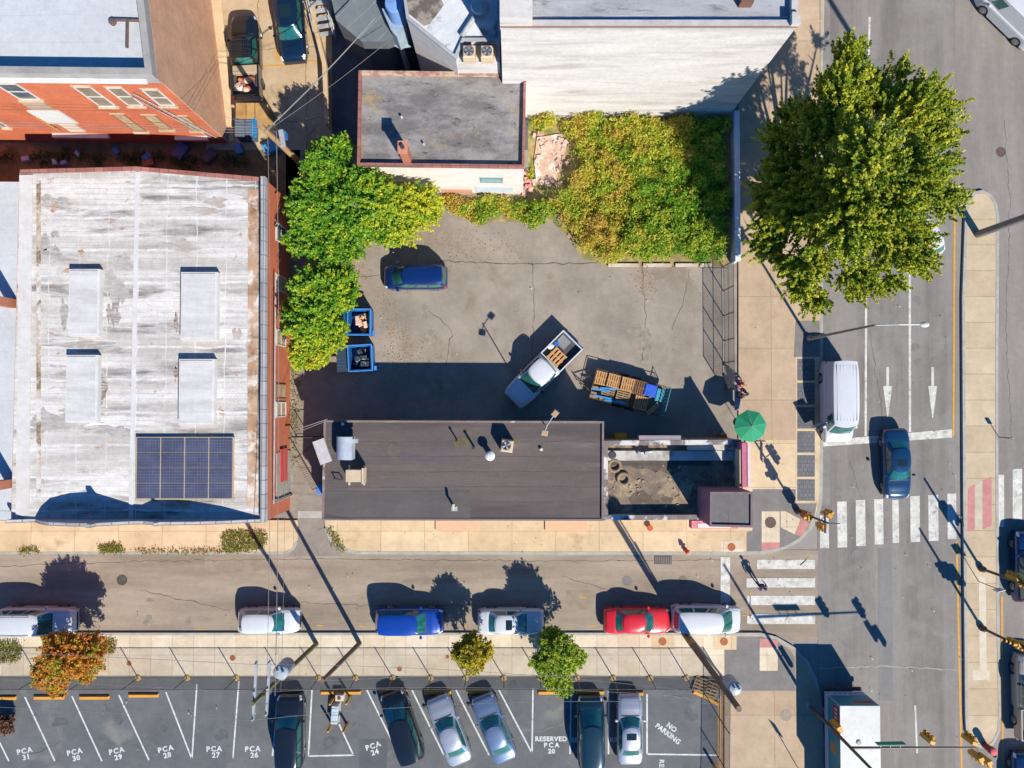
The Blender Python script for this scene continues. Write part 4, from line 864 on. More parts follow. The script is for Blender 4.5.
q = P(408,160,hE); t = thing('chimney','red brick chimney on the grey felt roof of the white garage','chimney',(q.x,q.y,hE))
obj('stack', MB().box(q.x-.24,q.x+.24,q.y-.3,q.y+.35,hE-.02,hE+2.1), M_brick_red, t); obj('cap', MB().box(q.x-.3,q.x+.3,q.y-.36,q.y+.41,hE+2.1,hE+2.2), mat('chimney_cap','#d08a70'), t)
obj('flue', MB().tube((q.x,q.y,hE+2.2),(q.x,q.y,hE+2.4),.13,n=12), M_darkvoid, t)
g = MB(); 
for (x,y,r) in ((402,118,.07),(424,145,.06)): q=P(x,y,hE); g.lathe((q.x,q.y,hE-.02),[(r,0),(r,.25),(r*1.3,.26),(r*.6,.3)],8)
obj('vent_pipe', g, M_metal, E_)
# ---- G: big building with the white side wall, top
hG = 12.2
g0 = P(503.5,118,0); g1 = P(727,118,0); PG = [g0,g1,P(729,-420,0),P(503.5,-420,0)]
M_roofG = mat('silver_roof','#b4b5b9','#9c9ca0',scale=.5,stretch=(.4,2,1),grain=.2,stain='#6b6868',sscale=.9,sthr=(.55,.66),sstretch=(.5,2,1),seams=[(1.2,1,'#d5d6d8',.12)])
G_ = building('white_walled_building','big building whose tall whitewashed side wall faces the overgrown plot', PG, hG, M_whitewall, M_roofG, roofz=hG-.35)
g_ = [Vector(p[:2]) for p in ccw(PG)]; ig = offset(g_,.32); og = offset(g_,-.03)
for i in range(4): j=(i+1)%4; obj('parapet', MB().prism([og[i],og[j],ig[j],ig[i]],hG-.36,hG+.02), mat('parapet_top','#c9c4bf','#b5afa9',scale=1), G_)
obj('brick_course', MB().ribbon([g_[0]+Vector((0,-.06)) if g_[0].y<g_[2].y else g_[3], Vector((g1.x,g1.y-.06))],.05,hG-.08,hG+.03), mat('course_brown','#9c7565'), G_)
q = P(503.5,60,0); obj('raised_parapet', MB().box(g0.x-.04,g0.x+1.7,g0.y+.33,g0.y+9,hG-.3,hG+.9), M_whitewall, G_)
obj('raised_front', MB().box(g0.x-.04,g0.x+1.7,g0.y-.032,g0.y+.33,hG-.36,hG+.9), M_whitewall, G_)
obj('pier_cap', MB().box(g1.x-.4,g1.x+.06,g1.y-.05,g1.y+.6,hG+.03,hG+.3), M_whitewall, G_)
obj('shop_cornice', MB().box(g1.x+.04,g1.x+.9,g1.y+1.62,g1.y+28,3.4,3.8), mat('cream_cornice','#d8c3a2'), G_)
obj('vent_box', MB().box(P(740,0,hG).x,P(740,0,hG).x+.7,P(740,4,hG).y,P(740,4,hG).y+.7,hG-.36,hG+.2), mat('rust_box','#7b5648'), G_)
# ---- F: building with the triangular white roof and two condensers
hF = 7.6
PF = [P(407,20,hF),P(456,60,hF),P(464,42,hF),P(500,42,hF),P(500,-300,hF),P(400,-300,hF),P(403,-10,hF)]
F_ = building('triangular_building','white walled building with a wedge shaped pale roof in front of the tall white wall', PF, hF, M_whitewall, mat('wedge_roof','#dfe1e4','#cfd2d5',scale=.4,stain='#8d8a88',sscale=.35,sthr=(.56,.62),seams=[(1.1,0,'#c3c6ca',.03)],rot=.9), (.2,.16,mat('grey_kerb','#b5b7ba','#a4a6a9',scale=1)))
# lower white annex with the condensers
a0,a1,a2,a3 = P(464,42.5,7.2),P(500,42.5,7.2),P(500,62,7.2),P(457,62,7.2)
N_ = building('annex','small white annex between the grey felt roof and the wedge roofed building', [a0,a1,a2,a3], 7.2, M_whitewall, M_whiteroof)
def condenser(px,py,z,lab,grp,s=.75,h=.8):
    q = P(px,py,z+h); t = thing('condenser', lab, 'air conditioner', (q.x,q.y,z), group=grp)
    obj('cabinet', MB().cbox((q.x,q.y,0),(s,s,h),0,z0=z,ch=.05), M_beige, t)
    obj('fan_well', MB().tube((q.x,q.y,z+h+.002),(q.x,q.y,z+h+.012),s*.4,n=24), M_trim, t)
    g=MB(); 
    for i in range(5): a=i*2*math.pi/5+.3; g.add([(q.x+.04*math.cos(a),q.y+.04*math.sin(a),z+h+.02),(q.x+s*.36*math.cos(a-.28),q.y+s*.36*math.sin(a-.28),z+h+.03),(q.x+s*.36*math.cos(a+.28),q.y+s*.36*math.sin(a+.28),z+h+.02)],[(0,1,2)])
    obj('fan', g, M_metal, t)
    g=MB()
    for r in (.4,.3,.2,.1):
        n=20
        for i in range(n): a=2*math.pi*i/n; b_=2*math.pi*(i+1)/n; g.tube((q.x+s*r*math.cos(a),q.y+s*r*math.sin(a),z+h+.05),(q.x+s*r*math.cos(b_),q.y+s*r*math.sin(b_),z+h+.05),.008,n=4,cap=False)
    obj('fan_guard', g, M_metal, t); return t
condenser(469,51,7.35,'left one of the two beige air conditioner units above the grey felt roof','air conditioners by the wedge roof'); condenser(487,51,7.35,'right one of the two beige air conditioner units above the grey felt roof','air conditioners by the wedge roof')
pl = obj('condenser_stand', MB().box(P(463,60,7.2).x,P(496,60,7.2).x,P(480,60,7.2).y,P(480,46,7.2).y,7.19,7.35), M_beige, N_)
q = P(480,10,hF); t = thing('roof_fan','dark mushroom exhaust fan in the shade on the wedge roof','exhaust fan',(q.x,q.y,hF)); obj('cowl', MB().lathe((q.x,q.y,hF-.02),[(.3,0),(.3,.3),(.55,.4),(.5,.55),(.2,.65)],18), M_metal, t)
obj('duct', MB().tube((q.x,q.y,hF+.2),(q.x-1.1,q.y-1.7,hF+.2),.16,n=10), M_metal, t)
# round tank and metal hoods left of F
obj('stained_patch', MB().sheet(ppoly([(409,14),(404,-20),(432,-20),(444,5),(430,24),(424,26)],hF-.012),hF-.012), mat('dark_stained_felt','#a09488','#6a5f57',scale=1.2,lo=.45,hi=.55,grain=.2), F_)
q = P(394,3,6.5); t = thing('roof_cyclone','pale blue round vent drum beside the wedge roof, top edge','vent',(q.x,q.y,0))
obj('drum', MB().lathe((q.x,q.y,4.5),[(.55,0),(.55,1.9),(.6,1.95),(.55,2.05),(.1,2.12)],24), mat('blue_metal','#7fa6dd','#7299cf',scale=1,rough=.5), t, smooth=True)
obj('housing', MB().prism([P(383,12,4.5),P(406,10,4.5),P(404,32,4.5),P(398,40,4.5),P(392,33,4.5)],0,4.9), mat('blue_grey_metal','#a9bccb','#93a7b8',scale=1), t)
H1 = building('lean_to','grey lean-to roof sloping along the top edge between stairs and drum', [P(323,-40,4.0),P(372,-8,4.0),P(396,34,4.0),P(386,42,4.0),P(362,42,4.0),P(336,20,4.0)], 4.0, mat('dark_wall','#5f6468'), mat('lean_roof','#7b8488','#6a7377',scale=.7,stretch=(1,.5,1),seams=[(1.0,0,'#8d979b',.06)],rot=.8))
H2 = building('low_shed','small blue-grey roof beneath the drum, beside the wedge roof', [P(386,42,3.0),P(399,38,3.0),P(412,47,3.0),P(400,49,3.0)], 3.0, M_darkvoid, mat('bl_roof','#9fb4c6'))
# outside stair
q = P(316,-4,0); t = thing('outdoor_stair','metal outdoor stair with grey treads at the top edge, right of the tan yard','stairs',(q.x,q.y,0))
A0 = P(318,40,0); A1 = P(310,-15,0); w = 1.15; n = 9; d = (A1-A0)
for k in range(n):
    p = A0+d*(k+.5)/n; obj('tread', MB().cbox((p.x+w/2+.1,p.y,0),(w,.30,.05),math.atan2(d.y,d.x)-math.pi/2,z0=.4+k*.2), M_metal, t)
g = MB()
for s in (0,w+.2):
    a = A0+Vector((s,0,.3)); b2 = A1+Vector((s,0,2.4)); g.tube(a,b2,.05); g.tube(a+Vector((0,0,.9)),b2+Vector((0,0,.9)),.03)
    for k in range(5): p=a+(b2-a)*k/4; g.tube(p,p+Vector((0,0,.9)),.02)
obj('handrail', g, M_metal, t)
q = P(322,60,0); t = thing('retaining_wall','pale low wall running down the right side of the tan yard','wall',(q.x,q.y,0))
obj('wall', MB().ribbon(ppoly([(313,-60),(318,30),(328,70),(331,130)]),.22,0,1.0), mat('cream_wall','#d9bd95','#c9aa82',scale=1.5), t)
obj('coping', MB().ribbon(ppoly([(313,-60),(318,30),(328,70),(331,130)]),.3,1.001,1.06), mat('cream_wall','#d9bd95'), t)
# yard lines
line('parking_line', None, (246,66),(286,65),1.6,M_yel,.02) if False else None
for a,b2 in (((262,66),(286,65)),((276,50),(277,63)),((308,61),(319,61)),((270,0),(279,62))):
    A=P(*a);B=P(*b2);d=(B-A).normalized();n_=Vector((-d.y,d.x,0))*.05; obj('parking_line', MB().sheet([A+n_,B+n_,B-n_,A-n_],.014), M_yel, kind='structure')
A=P(319,62);B=P(325,78);d=(B-A).normalized();n_=Vector((-d.y,d.x,0))*.09; obj('parking_line', MB().sheet([A+n_,B+n_,B-n_,A-n_],.014), M_yel, kind='structure')
# shed and crates at the foot of the yard
x0_,x1_,y0_,y1_ = onroof(236,103,268,118,1.6)
g = thing('yard_shed','low tan roofed shed behind the tail of the black pickup','shed',((x0_+x1_)/2,(y0_+y1_)/2,0)); obj('wall', MB().box(x0_+.1,x1_-.1,y0_+.1,y1_-.1,0,1.55), mat('tan_wall','#b58d57'), g); obj('roof', MB().box(x0_,x1_,y0_,y1_,1.551,1.62), mat('tan_roof','#c9a063','#a97d46',scale=1), g)
x0_,x1_,y0_,y1_ = onroof(235,118,252,136,1.2)
g = thing('covered_skip','grey slatted container with a blue tarp edge below the tan shed','container',((x0_+x1_)/2,(y0_+y1_)/2,0)); obj('body', MB().box(x0_,x1_,y0_,y1_,0,1.2), mat('slate','#55606e'), g)
b=MB()
for i in range(6): b.box(x0_+.02,x1_-.02,y0_+.05+i*.2,y0_+.13+i*.2,1.201,1.24)
obj('slats', b, mat('slate2','#707c8c'), g); obj('tarp', MB().box(x1_+.0,x1_+.25,y0_,y1_+.1,.9,1.3), plain('blue_tarp2','#2d8fd0'), g)
# ---- H: the bar with the long dark roof
hH = 3.7
M_roofH = mat('dark_rolled_roof','#695d58','#524947',scale=.4,stretch=(.15,1.2,1),grain=.14,gscale=14,stain='#5a5357',sscale=.5,sthr=(.55,.7),sstretch=(.2,1.6,1),stain2='#837a7a',s2scale=1.1,s2thr=(.6,.72),s2stretch=(.15,2,1),seams=[(1.0,1,'#524b50',.07)])
PH = [P(325,421,hH),P(603,422,hH),P(602.5,520,hH),P(323,519.5,hH)]
H_ = building('long_dark_roofed_building','long low building with a dark felt roof and rooftop vents, beside the side street', PH, hH, mat('bar_wall','#b9a894','#a89782',scale=1), M_roofH)
ph = [Vector(p[:2]) for p in ccw(PH)]; io = offset(ph,.08); oo = offset(ph,-.05)
for i in range(4):
    j=(i+1)%4; ns = abs(ph[i].y-ph[j].y)<1; south = ns and ph[i].y<P(400,480,hH).y
    obj('roof_edge', MB().prism([oo[i],oo[j],io[j],io[i]],hH-.2,hH+(.03 if south else .14)), mat('south_edge','#7a6f70') if south else mat('edge_metal','#8f8078','#7b6c66',scale=1.2,stretch=(.6,1,1),stain='#d4d0ca',sthr=(.6,.66)), H_)
obj('repair_strip', MB().box(P(325,500,hH).x,P(470,500,hH).x,P(400,519,hH).y,P(400,491,hH).y,hH-.019,hH-.008), mat('repair','#58514f','#635b58',scale=.8,stretch=(.5,1,1)), H_)
obj('roof_drain_stain', MB().tube((P(394,450,hH).x,P(394,450,hH).y,hH-.019),(P(394,450,hH).x,P(394,450,hH).y,hH-.01),.45,n=16), mat('moss_stain','#5f544c','#6d6258',scale=2), H_)
for (x,y,r) in ((462,442,.6),(515,441,.35),(466,431,.3)): q=P(x,y,hH); obj('damp_stain', MB().lathe((q.x,q.y,hH-.019),[(r,0),(r*.9,.008)],11,sy=.6), mat('damp','#5d5438','#6b6144',scale=3), H_)
obj('door_sill', MB().box(P(436,523,0).x,P(478,523,0).x,P(400,530,0).y,P(400,520,0).y,.13,.26), mat('pinkish_step','#e0b48f'), H_); obj('door_sill', MB().box(P(545,523,0).x,P(587,523,0).x,P(400,530,0).y,P(400,520,0).y,.13,.26), mat('pinkish_step','#e0b48f'), H_)
# kitchen exhaust hood
x0_,x1_,y0_,y1_ = onroof(334,437,352,460,hH+1.2); t = thing('exhaust_hood','large white curved exhaust hood on the left end of the dark roof','exhaust hood',((x0_+x1_)/2,(y0_+y1_)/2,hH))
g=MB(); N=8
for i in range(N+1):
    a=math.pi*.5*i/N; 
pts=[(x0_+(1-math.cos(math.pi*.5*i/N))*(x1_-x0_)*.75, hH+.5+math.sin(math.pi*.5*i/N)*.8) for i in range(N+1)]+[(x1_,hH+1.3),(x1_,hH+.35),(x0_,hH+.35)]
g.add([(x,y0_,z) for x,z in pts]+[(x,y1_,z) for x,z in pts],[tuple(range(len(pts)))[::-1],tuple(range(len(pts),2*len(pts)))]+[(i,(i+1)%len(pts),(i+1)%len(pts)+len(pts),i+len(pts)) for i in range(len(pts))])
obj('hood', g, mat('hood_white','#c9d0d8','#b4bdc8',scale=1,rough=.4), t, smooth=True); obj('duct', MB().box(x1_-.75,x1_-.15,y0_+.2,y1_-.2,hH-.02,hH+.35), M_beige, t)
obj('outlet', MB().box(x1_+.001,x1_+.35,y1_-.4,y1_-.15,hH+.9,hH+1.1), M_metal, t)
for i in range(2): g=MB(); g.tube((x0_+.1,y0_+.2+i*1.0,hH-.02),(x0_+.1,y0_+.2+i*1.0,hH+.4),.03); obj('leg', g, M_metal, t)
q = P(324,451,hH); g=MB(); g.cbox((0,0,0),(.85,1.6,.05)); g.cbox((-.4,0,.04),(.04,1.6,.08)); g.cbox((.4,0,.04),(.04,1.6,.08)); o=obj('metal_panel', g, mat('panel_pale','#d3cdca','#c3bdbb',scale=2), keep=True, label='loose pale metal panel leaning over the left edge of the dark roof', cat='panel'); o.location=(q.x,q.y,hH+.35); o.rotation_euler=(0,R(-12),R(20))
x0_,x1_,y0_,y1_ = onroof(346,470,362,482,hH+.9); t = thing('rooftop_unit','beige boxed air handler on legs, below the white exhaust hood','air conditioner',((x0_+x1_)/2,(y0_+y1_)/2,hH))
obj('cabinet', MB().box(x0_,x1_,y0_,y1_,hH+.2,hH+.95), M_beige, t); obj('side_panel', MB().box(x1_+.002,x1_+.14,y0_-.1,y1_+.12,hH+.2,hH+1.05), M_beige, t)
for (xx,yy) in ((x0_+.04,y0_-.25),(x1_-.02,y0_-.25),(x0_+.04,y1_-.08),(x1_-.05,y1_-.08)): obj('leg', MB().box(xx-.05,xx+.05,yy-.05,yy+.3,hH-.02,hH+.2), M_beige, t)
g=MB(); q=P(335,478,hH); g.path([(q.x,q.y,hH),(q.x,q.y,hH+.35),(q.x+.5,q.y-.05,hH+.35),(q.x+.5,q.y-.05,hH)],.035); obj('pipe_loop', g, M_trim, t)
# round vent and square fan
q = P(490,456,hH+.9); t = thing('round_vent','round white mushroom vent near the middle of the dark roof','vent',(q.x,q.y,hH)); obj('pipe', MB().lathe((q.x,q.y,hH-.02),[(.18,0),(.18,.8)],14), M_metal, t); obj('cap', MB().lathe((q.x,q.y,hH+.75),[(.3,0),(.32,.1),(.22,.2),(.05,.24)],18), mat('cap_white','#e3e3df'), t, smooth=True)
q = P(507,446,hH+1.0); t = thing('square_fan','square beige roof fan with a dark round opening','exhaust fan',(q.x,q.y,hH)); obj('cabinet', MB().cbox((q.x,q.y,0),(.78,.78,1.1),R(-8),z0=hH-.02,ch=.06), M_beige, t); obj('fan_well', MB().tube((q.x-.04,q.y+.03,hH+1.081),(q.x-.04,q.y+.03,hH+1.10),.29,n=22), M_trim, t)
g=MB(); 
for i in range(4): a=i*math.pi/2+.4; g.add([(q.x-.04,q.y+.03,hH+1.11),(q.x-.04+.26*math.cos(a-.3),q.y+.03+.26*math.sin(a-.3),hH+1.12),(q.x-.04+.26*math.cos(a+.3),q.y+.03+.26*math.sin(a+.3),hH+1.11)],[(0,1,2)])
obj('fan', g, M_metal, t)
q = P(454,508,hH+.3); t = thing('small_roof_vent','small bent vent pipe near the south edge of the dark roof','vent',(q.x,q.y,hH)); obj('pipe', MB().tube((q.x,q.y,hH-.02),(q.x,q.y,hH+.8),.08), M_metal, t); obj('elbow', MB().tube((q.x,q.y,hH+.75),(q.x,q.y+.35,hH+.85),.09), mat('pvc','#cdc2a4'), t); obj('flashing', MB().box(q.x-.2,q.x+.2,q.y-.25,q.y+.05,hH-.018,hH+.02), M_metal, t)
q = P(474,447,hH); obj('short_pipe', MB().lathe((q.x,q.y,hH-.02),[(.07,0),(.07,.9),(.1,.92),(.1,1.0)],10), M_trim, label='thin dark vent pipe left of the round white vent on the dark roof', cat='pipe')
q = P(457,440,hH); obj('tall_pipe', MB().lathe((q.x,q.y,hH-.02),[(.05,0),(.05,.7),(.09,.72),(.07,.8)],10), M_trim, label='thin dark pipe beside the mossy patch on the dark roof', cat='pipe')
for (x,y,l) in ((541,449,'tiny pale knob on the right part of the dark roof'),(343,424,'small white box on the north edge of the dark roof, above the hood')):
    q = P(x,y,hH); obj('small_vent', MB().lathe((q.x,q.y,hH-.02),[(.08,0),(.12,.14),(.05,.22)],8), mat('pale_knob','#ded4cb'), label=l, cat='vent')
# floodlight mast on the roof edge
q = P(544,424,hH); t = thing('floodlight_mast','two-headed floodlight pole on the north edge of the dark roof','floodlight',(q.x,q.y,hH)); zt=6.7
obj('pole', MB().tube((q.x,q.y,hH-.1),(q.x+.05,q.y,zt),.045), M_metal, t)
for s,dx,dy in ((1,.55,.75),(-1,-.1,-.45)):
    hd = obj('lamp_head', MB().cbox((q.x+dx,q.y+dy,0),(.42,.36,.16),R(30*s+20),z0=zt-.25,ch=.04), mat('lamp_tan','#b79a7c'), t); obj('arm', MB().tube((q.x+.05,q.y,zt-.1),(q.x+dx,q.y+dy,zt-.14),.03), M_metal, t)
# ---- I: lower extension with a gravelly roof
hI = 3.0
PI_ = [P(603.5,441,hI+.3),P(741,440,hI+.3),P(741,519,hI+.3),P(603.5,520,hI+.3)]
I_ = building('low_extension','lower extension with a dirty brown roof, white parapets and two old tyres', PI_, hI, mat('ext_wall','#b98c6d','#a97c5e',scale=1), mat('dirty_gravel_roof','#8a7665','#77675a',scale=.7,grain=.25,gscale=12,mid=.2,stain='#b3a07c',sscale=.5,sthr=(.52,.64),stain2='#54483f',s2scale=1.5,s2thr=(.56,.66)), roofz=hI-.3)
pi = [Vector(p[:2]) for p in ccw(PI_)]; ii = offset(pi,.3); 
for i in range(4):
    j=(i+1)%4; obj('parapet', MB().prism([offset(pi,-.02)[i],offset(pi,-.02)[j],ii[j],ii[i]],hI-.32,hI+.3), mat('ext_coping','#8a7f7a','#75696a',scale=1.2,stain='#d8d5d0',sscale=.7,sthr=(.5,.56)), I_)
x0_ = pi[0].x if True else 0
xa = min(p.x for p in pi)+.35; xb = max(p.x for p in pi)-.35; yn = max(p.y for p in pi)
obj('white_upstand', MB().box(xa,xb,yn-1.4,yn-.75,hI-.299,hI-.12), mat('upstand','#cfcac2','#b3aba1',scale=.8,stretch=(.5,1,1),stain='#8f8376',sthr=(.54,.66)), I_)
obj('white_upstand', MB().box(xa+5.3,xb,yn-.70,yn-.32,hI-.299,hI+.05), mat('upstand','#dcd7cf'), I_)
obj('dark_strip', MB().box(xa,xb-1.5,yn-1.75,yn-1.41,hI-.299,hI-.27), mat('dk_strip','#4c443e','#5d544a',scale=1), I_)
obj('roof_hatch_rail', MB().box(P(639,437,3.4).x,P(681,437,3.4).x,yn+.021,yn+.3,2.9,3.4), mat('grey_rail','#9a8f95'), I_)
for (x,y,l) in ((614.5,465.5,'upper one of two old tyres on the brown extension roof'),(623.5,479,'lower one of two old tyres on the brown extension roof')):
    q=P(x,y,hI-.2); g=MB(); n=22; m_=8; Rr,rr=.38,.11; vs=[]
    for i in range(n):
        a=2*math.pi*i/n
        for j in range(m_): b_=2*math.pi*j/m_; vs.append((q.x+(Rr+rr*math.cos(b_))*math.cos(a),q.y+(Rr+rr*math.cos(b_))*math.sin(a),hI-.3+rr+rr*math.sin(b_)))
    g.add(vs,[(i*m_+j,((i+1)%n)*m_+j,((i+1)%n)*m_+(j+1)%m_,i*m_+(j+1)%m_) for i in range(n) for j in range(m_)]); obj('old_tyre', g, mat('dusty_tyre','#a28b6c','#8a755a',scale=3), smooth=True, label=l, cat='tyre', group='old tyres on the extension roof')
q=P(612,455,hI-.2); t=thing('vent_can','dark round vent can near the corner of the brown extension roof','vent',(q.x,q.y,hI-.3)); obj('can', MB().lathe((q.x,q.y,hI-.3),[(.28,0),(.28,.2),(.2,.22)],14), M_darkvoid, t)
q=P(646,453,hI); g=MB(); g.tube((q.x-.5,q.y,hI-.3),(q.x-.5,q.y,hI+.3),.12); g.tube((q.x,q.y,hI-.3),(q.x,q.y,hI+.35),.14); g.tube((q.x-.5,q.y,hI),(q.x+.4,q.y+.1,hI),.06); obj('pipe_cluster', g, M_metal, label='cluster of short grey pipes against the white parapet of the extension', cat='pipe')
g=MB()
for k in range(26): q=P(rng.uniform(612,690),rng.uniform(462,508),hI-.3); s_=rng.uniform(.05,.16); g.cbox((q.x,q.y,0),(s_*1.6,s_,.06),rng.uniform(0,3),z0=hI-.301)
obj('roof_debris', g, mat('roof_debris','#b8a98e','#8d7b60',scale=3), kind='stuff', label='scattered debris on the brown extension roof', cat='debris')
for (x,y,r) in ((650,462,1.0),(672,468,.7),(640,498,.8),(655,505,.5),(668,500,.4)):
    n=16; q=P(x,y,hI-.3); ph=rng.uniform(0,6,3); obj('roof_stain', MB().sheet([(q.x+r*(1+.3*math.sin(3*t_+ph[0])+.2*math.sin(5*t_+ph[1]))*math.cos(t_), q.y+r*.6*(1+.3*math.sin(4*t_+ph[2]))*math.sin(t_)) for t_ in [2*math.pi*i/n for i in range(n)]],hI-.298+.003*r), mat('annex_stain','#c0ad86' if y>495 else '#5a4d41','#9d8c6c' if y>495 else '#6d5e4f',scale=3), I_)
# pink sign wall on the east end
xs_ = P(742,460,4.2).x; x2_ = P(749.5,460,4.2).x; t = thing('sign_wall','narrow pink sign wall on the street end of the extension','sign',((xs_+x2_)/2,P(745,465,4.2).y,0))
obj('wall', MB().box(xs_+.001,x2_,P(745,487,4.2).y,P(745,443,4.2).y,0,4.2), mat('rose_paint','#cf7388','#c2667a',scale=1.5), t); obj('capping', MB().box(x2_-.14,x2_+.03,P(745,487,4.2).y,P(745,443,4.2).y+.02,4.201,4.26), mat('pink_white','#e3c9d2'), t)
obj('brace', MB().box(xs_-.12,xs_,P(745,487,4.2).y,P(745,450,4.2).y,3.2,4.1), M_beige, t)
# corner tower
hJ = 5.7
PJ = [P(710,492,hJ),P(752,492,hJ),P(752,527,hJ),P(709.5,526,hJ)]
J_ = building('corner_tower','square pink corner tower with a dark grey flat roof above the street corner', PJ, hJ, mat('tower_pink','#b97c84','#a96f78',scale=1), mat('tower_roof','#6a6563','#5e5a5a',scale=.7,rough=.6,seams=[(1.3,0,'#5c4f50',.1)],stain='#85898d',sthr=(.5,.7)), (.1,.12,mat('tower_edge','#77666a','#856f72',scale=2)))
j_ = [Vector(p[:2]) for p in ccw(PJ)]; ymn=min(p.y for p in j_); xmn=min(p.x for p in j_); xmx=max(p.x for p in j_)
obj('sign_band', MB().box(xmn-.5,xmx-.1,ymn-.55,ymn-.03,2.6,3.3), mat('sign_pink','#e58c93','#d97c86',scale=2), J_); obj('sign_stripe', MB().box(xmn-.1,xmx-.6,ymn-.50,ymn-.2,3.301,3.33), mat('sign_pale','#f0d6cf'), J_)
# yellow box & small things north of the extension
q=P(621,438,1.0); t=thing('yellow_bin','yellow storage bin against the north wall of the extension','bin',(q.x,q.y,0)); obj('body', MB().box(q.x-.36,q.x+.36,q.y-.3,q.y+.3,0,.95), mat('yellow_plastic','#f0b41e','#e0a41a',scale=2), t); obj('lid', MB().box(q.x-.4,q.x+.4,q.y-.34,q.y+.34,.951,1.02), mat('yellow_plastic','#f0b41e'), t)
# ---- white wall along the east pavement and rubble slab
wa = P(729.5,112,0); wb_ = P(729.5,264,0)
t = thing('boundary_wall','long white painted wall between the overgrown plot and the pavement','wall',(wa.x,(wa.y+wb_.y)/2,0)); obj('wall', MB().box(wa.x,wa.x+.25,wb_.y,wa.y-.4,0,1.15), mat('wall_white','#d3dbe2','#c3ccd4',scale=1,stain='#a9aeb0',sthr=(.62,.76)), t); obj('coping', MB().box(wa.x-.05,wa.x+.32,wb_.y-.02,wa.y-.4,1.151,1.22), mat('wall_cop','#dfe5ea'), t)
strct('rubble_slab', MB().prism(ppoly([(537,138),(562,134),(566,150),(560,165),(556,184),(536,182),(534,160)]),-.01,.12), mat('rubble','#d9b8a2','#c4a28c',scale=1.2,grain=.3,gscale=6,stain='#eadfd6',sscale=1.2,sthr=(.55,.62),stain2='#b3543e',s2scale=1.6,s2thr=(.62,.68)))
g=MB()
for i in range(46):
    x,y = rng.uniform(534,568), rng.uniform(133,188)
    if 541<x<557 and 150<y<180: continue
    q=P(x,y,0); s=rng.uniform(.12,.3); g.cbox((q.x,q.y,.0),(s*1.4,s,.5*s+.12),rng.uniform(0,3),z0=.0,ch=.02)
obj('rubble_stones', g, mat('rubble2','#ddd2c8','#c49484',scale=1.5), kind='stuff', label='loose bricks and stones round the slab', cat='rubble')
# kerb stones at the edge of the plot
for k,(x0_,x1_) in enumerate(((608,640),(643,672),(675,698),(700,712))):
    a=P(x0_,265.5,0); b_=P(x1_,265,0); obj('edging_stone', MB().box(a.x,b_.x-.05,a.y-.1,a.y+.12,0,.16), mat('pale_edging','#d8cdbd','#c0a58c',scale=1.5), label=['long edging stone at the foot of the overgrown plot, leftmost','edging stone second from the left at the foot of the overgrown plot','pale edging stone third from the left at the foot of the overgrown plot','short edging stone nearest the mesh gate'][k], cat='stone', group='edging stones below the overgrown plot')
g=MB(); q=P(526,182,0)
for i in range(12): a=rng.uniform(-.5,.5); b_=rng.uniform(-1.0,.6); g.cbox((q.x+a*.7,q.y+b_,0),(.35,.25,.2+.25*rng.random()),rng.uniform(0,3),z0=0,ch=.03)
obj('brick_heap', g, mat('heap','#d97b6c','#e3c9ba',scale=3), label='small heap of red and white bricks at the corner of the white garage', cat='bricks')
# ================================================================ TREES AND WEEDS
M_bark = mat('bark', '#7a6650','#655441',scale=4)
def in_poly(poly, X, Y):
    ins = np.zeros(len(X),bool); j=len(poly)-1
    for i in range(len(poly)):
        a,b_=poly[i],poly[j]; c_=((a[1]>Y)!=(b_[1]>Y)) & (X < (b_[0]-a[0])*(Y-a[1])/((b_[1]-a[1]) or 1e-9)+a[0]); ins ^= c_; j=i
    return ins
def crown_points(lobes, ntwig, nleaf, tw=(.7,1.5), spread=.16, up=.45, shell=.55):
    """lobes: (x,y,z,rx,ry,rz); leaves sit along outward twigs"""
    lobes = np.array(lobes,float); vol = lobes[:,3]*lobes[:,4]; pr = vol/vol.sum(); c0 = lobes[:,:3].mean(0)
    k = rng.choice(len(lobes), ntwig, p=pr); L = lobes[k]
    d = rng.normal(size=(ntwig,3)); d /= np.linalg.norm(d,axis=1)[:,None]
    d[:,2] = np.where(d[:,2]<-.3, -d[:,2], d[:,2]); r = rng.uniform(shell,1.0,ntwig)[:,None]
    base = L[:,:3]+d*L[:,3:6]*r*.85
    out = (base-c0); out[:,2] *= .3; out /= (np.linalg.norm(out,axis=1)[:,None]+1e-6)
    dr = d*.6+out*.8; dr[:,2] += up; dr += rng.normal(size=(ntwig,3))*.25; dr /= np.linalg.norm(dr,axis=1)[:,None]
    ln = rng.uniform(tw[0],tw[1],ntwig)
    t = rng.uniform(0,1,(ntwig,nleaf)); pts = base[:,None,:]+dr[:,None,:]*(t*ln[:,None])[:,:,None]
    pts += rng.normal(size=pts.shape)*(spread*(1.15-t))[:,:,None]
    tint = np.clip(.25*rng.normal(size=(ntwig,1))+.12*rng.normal(size=(ntwig,nleaf))+.45+.15*t,0,1)
    return pts.reshape(-1,3), tint.ravel()
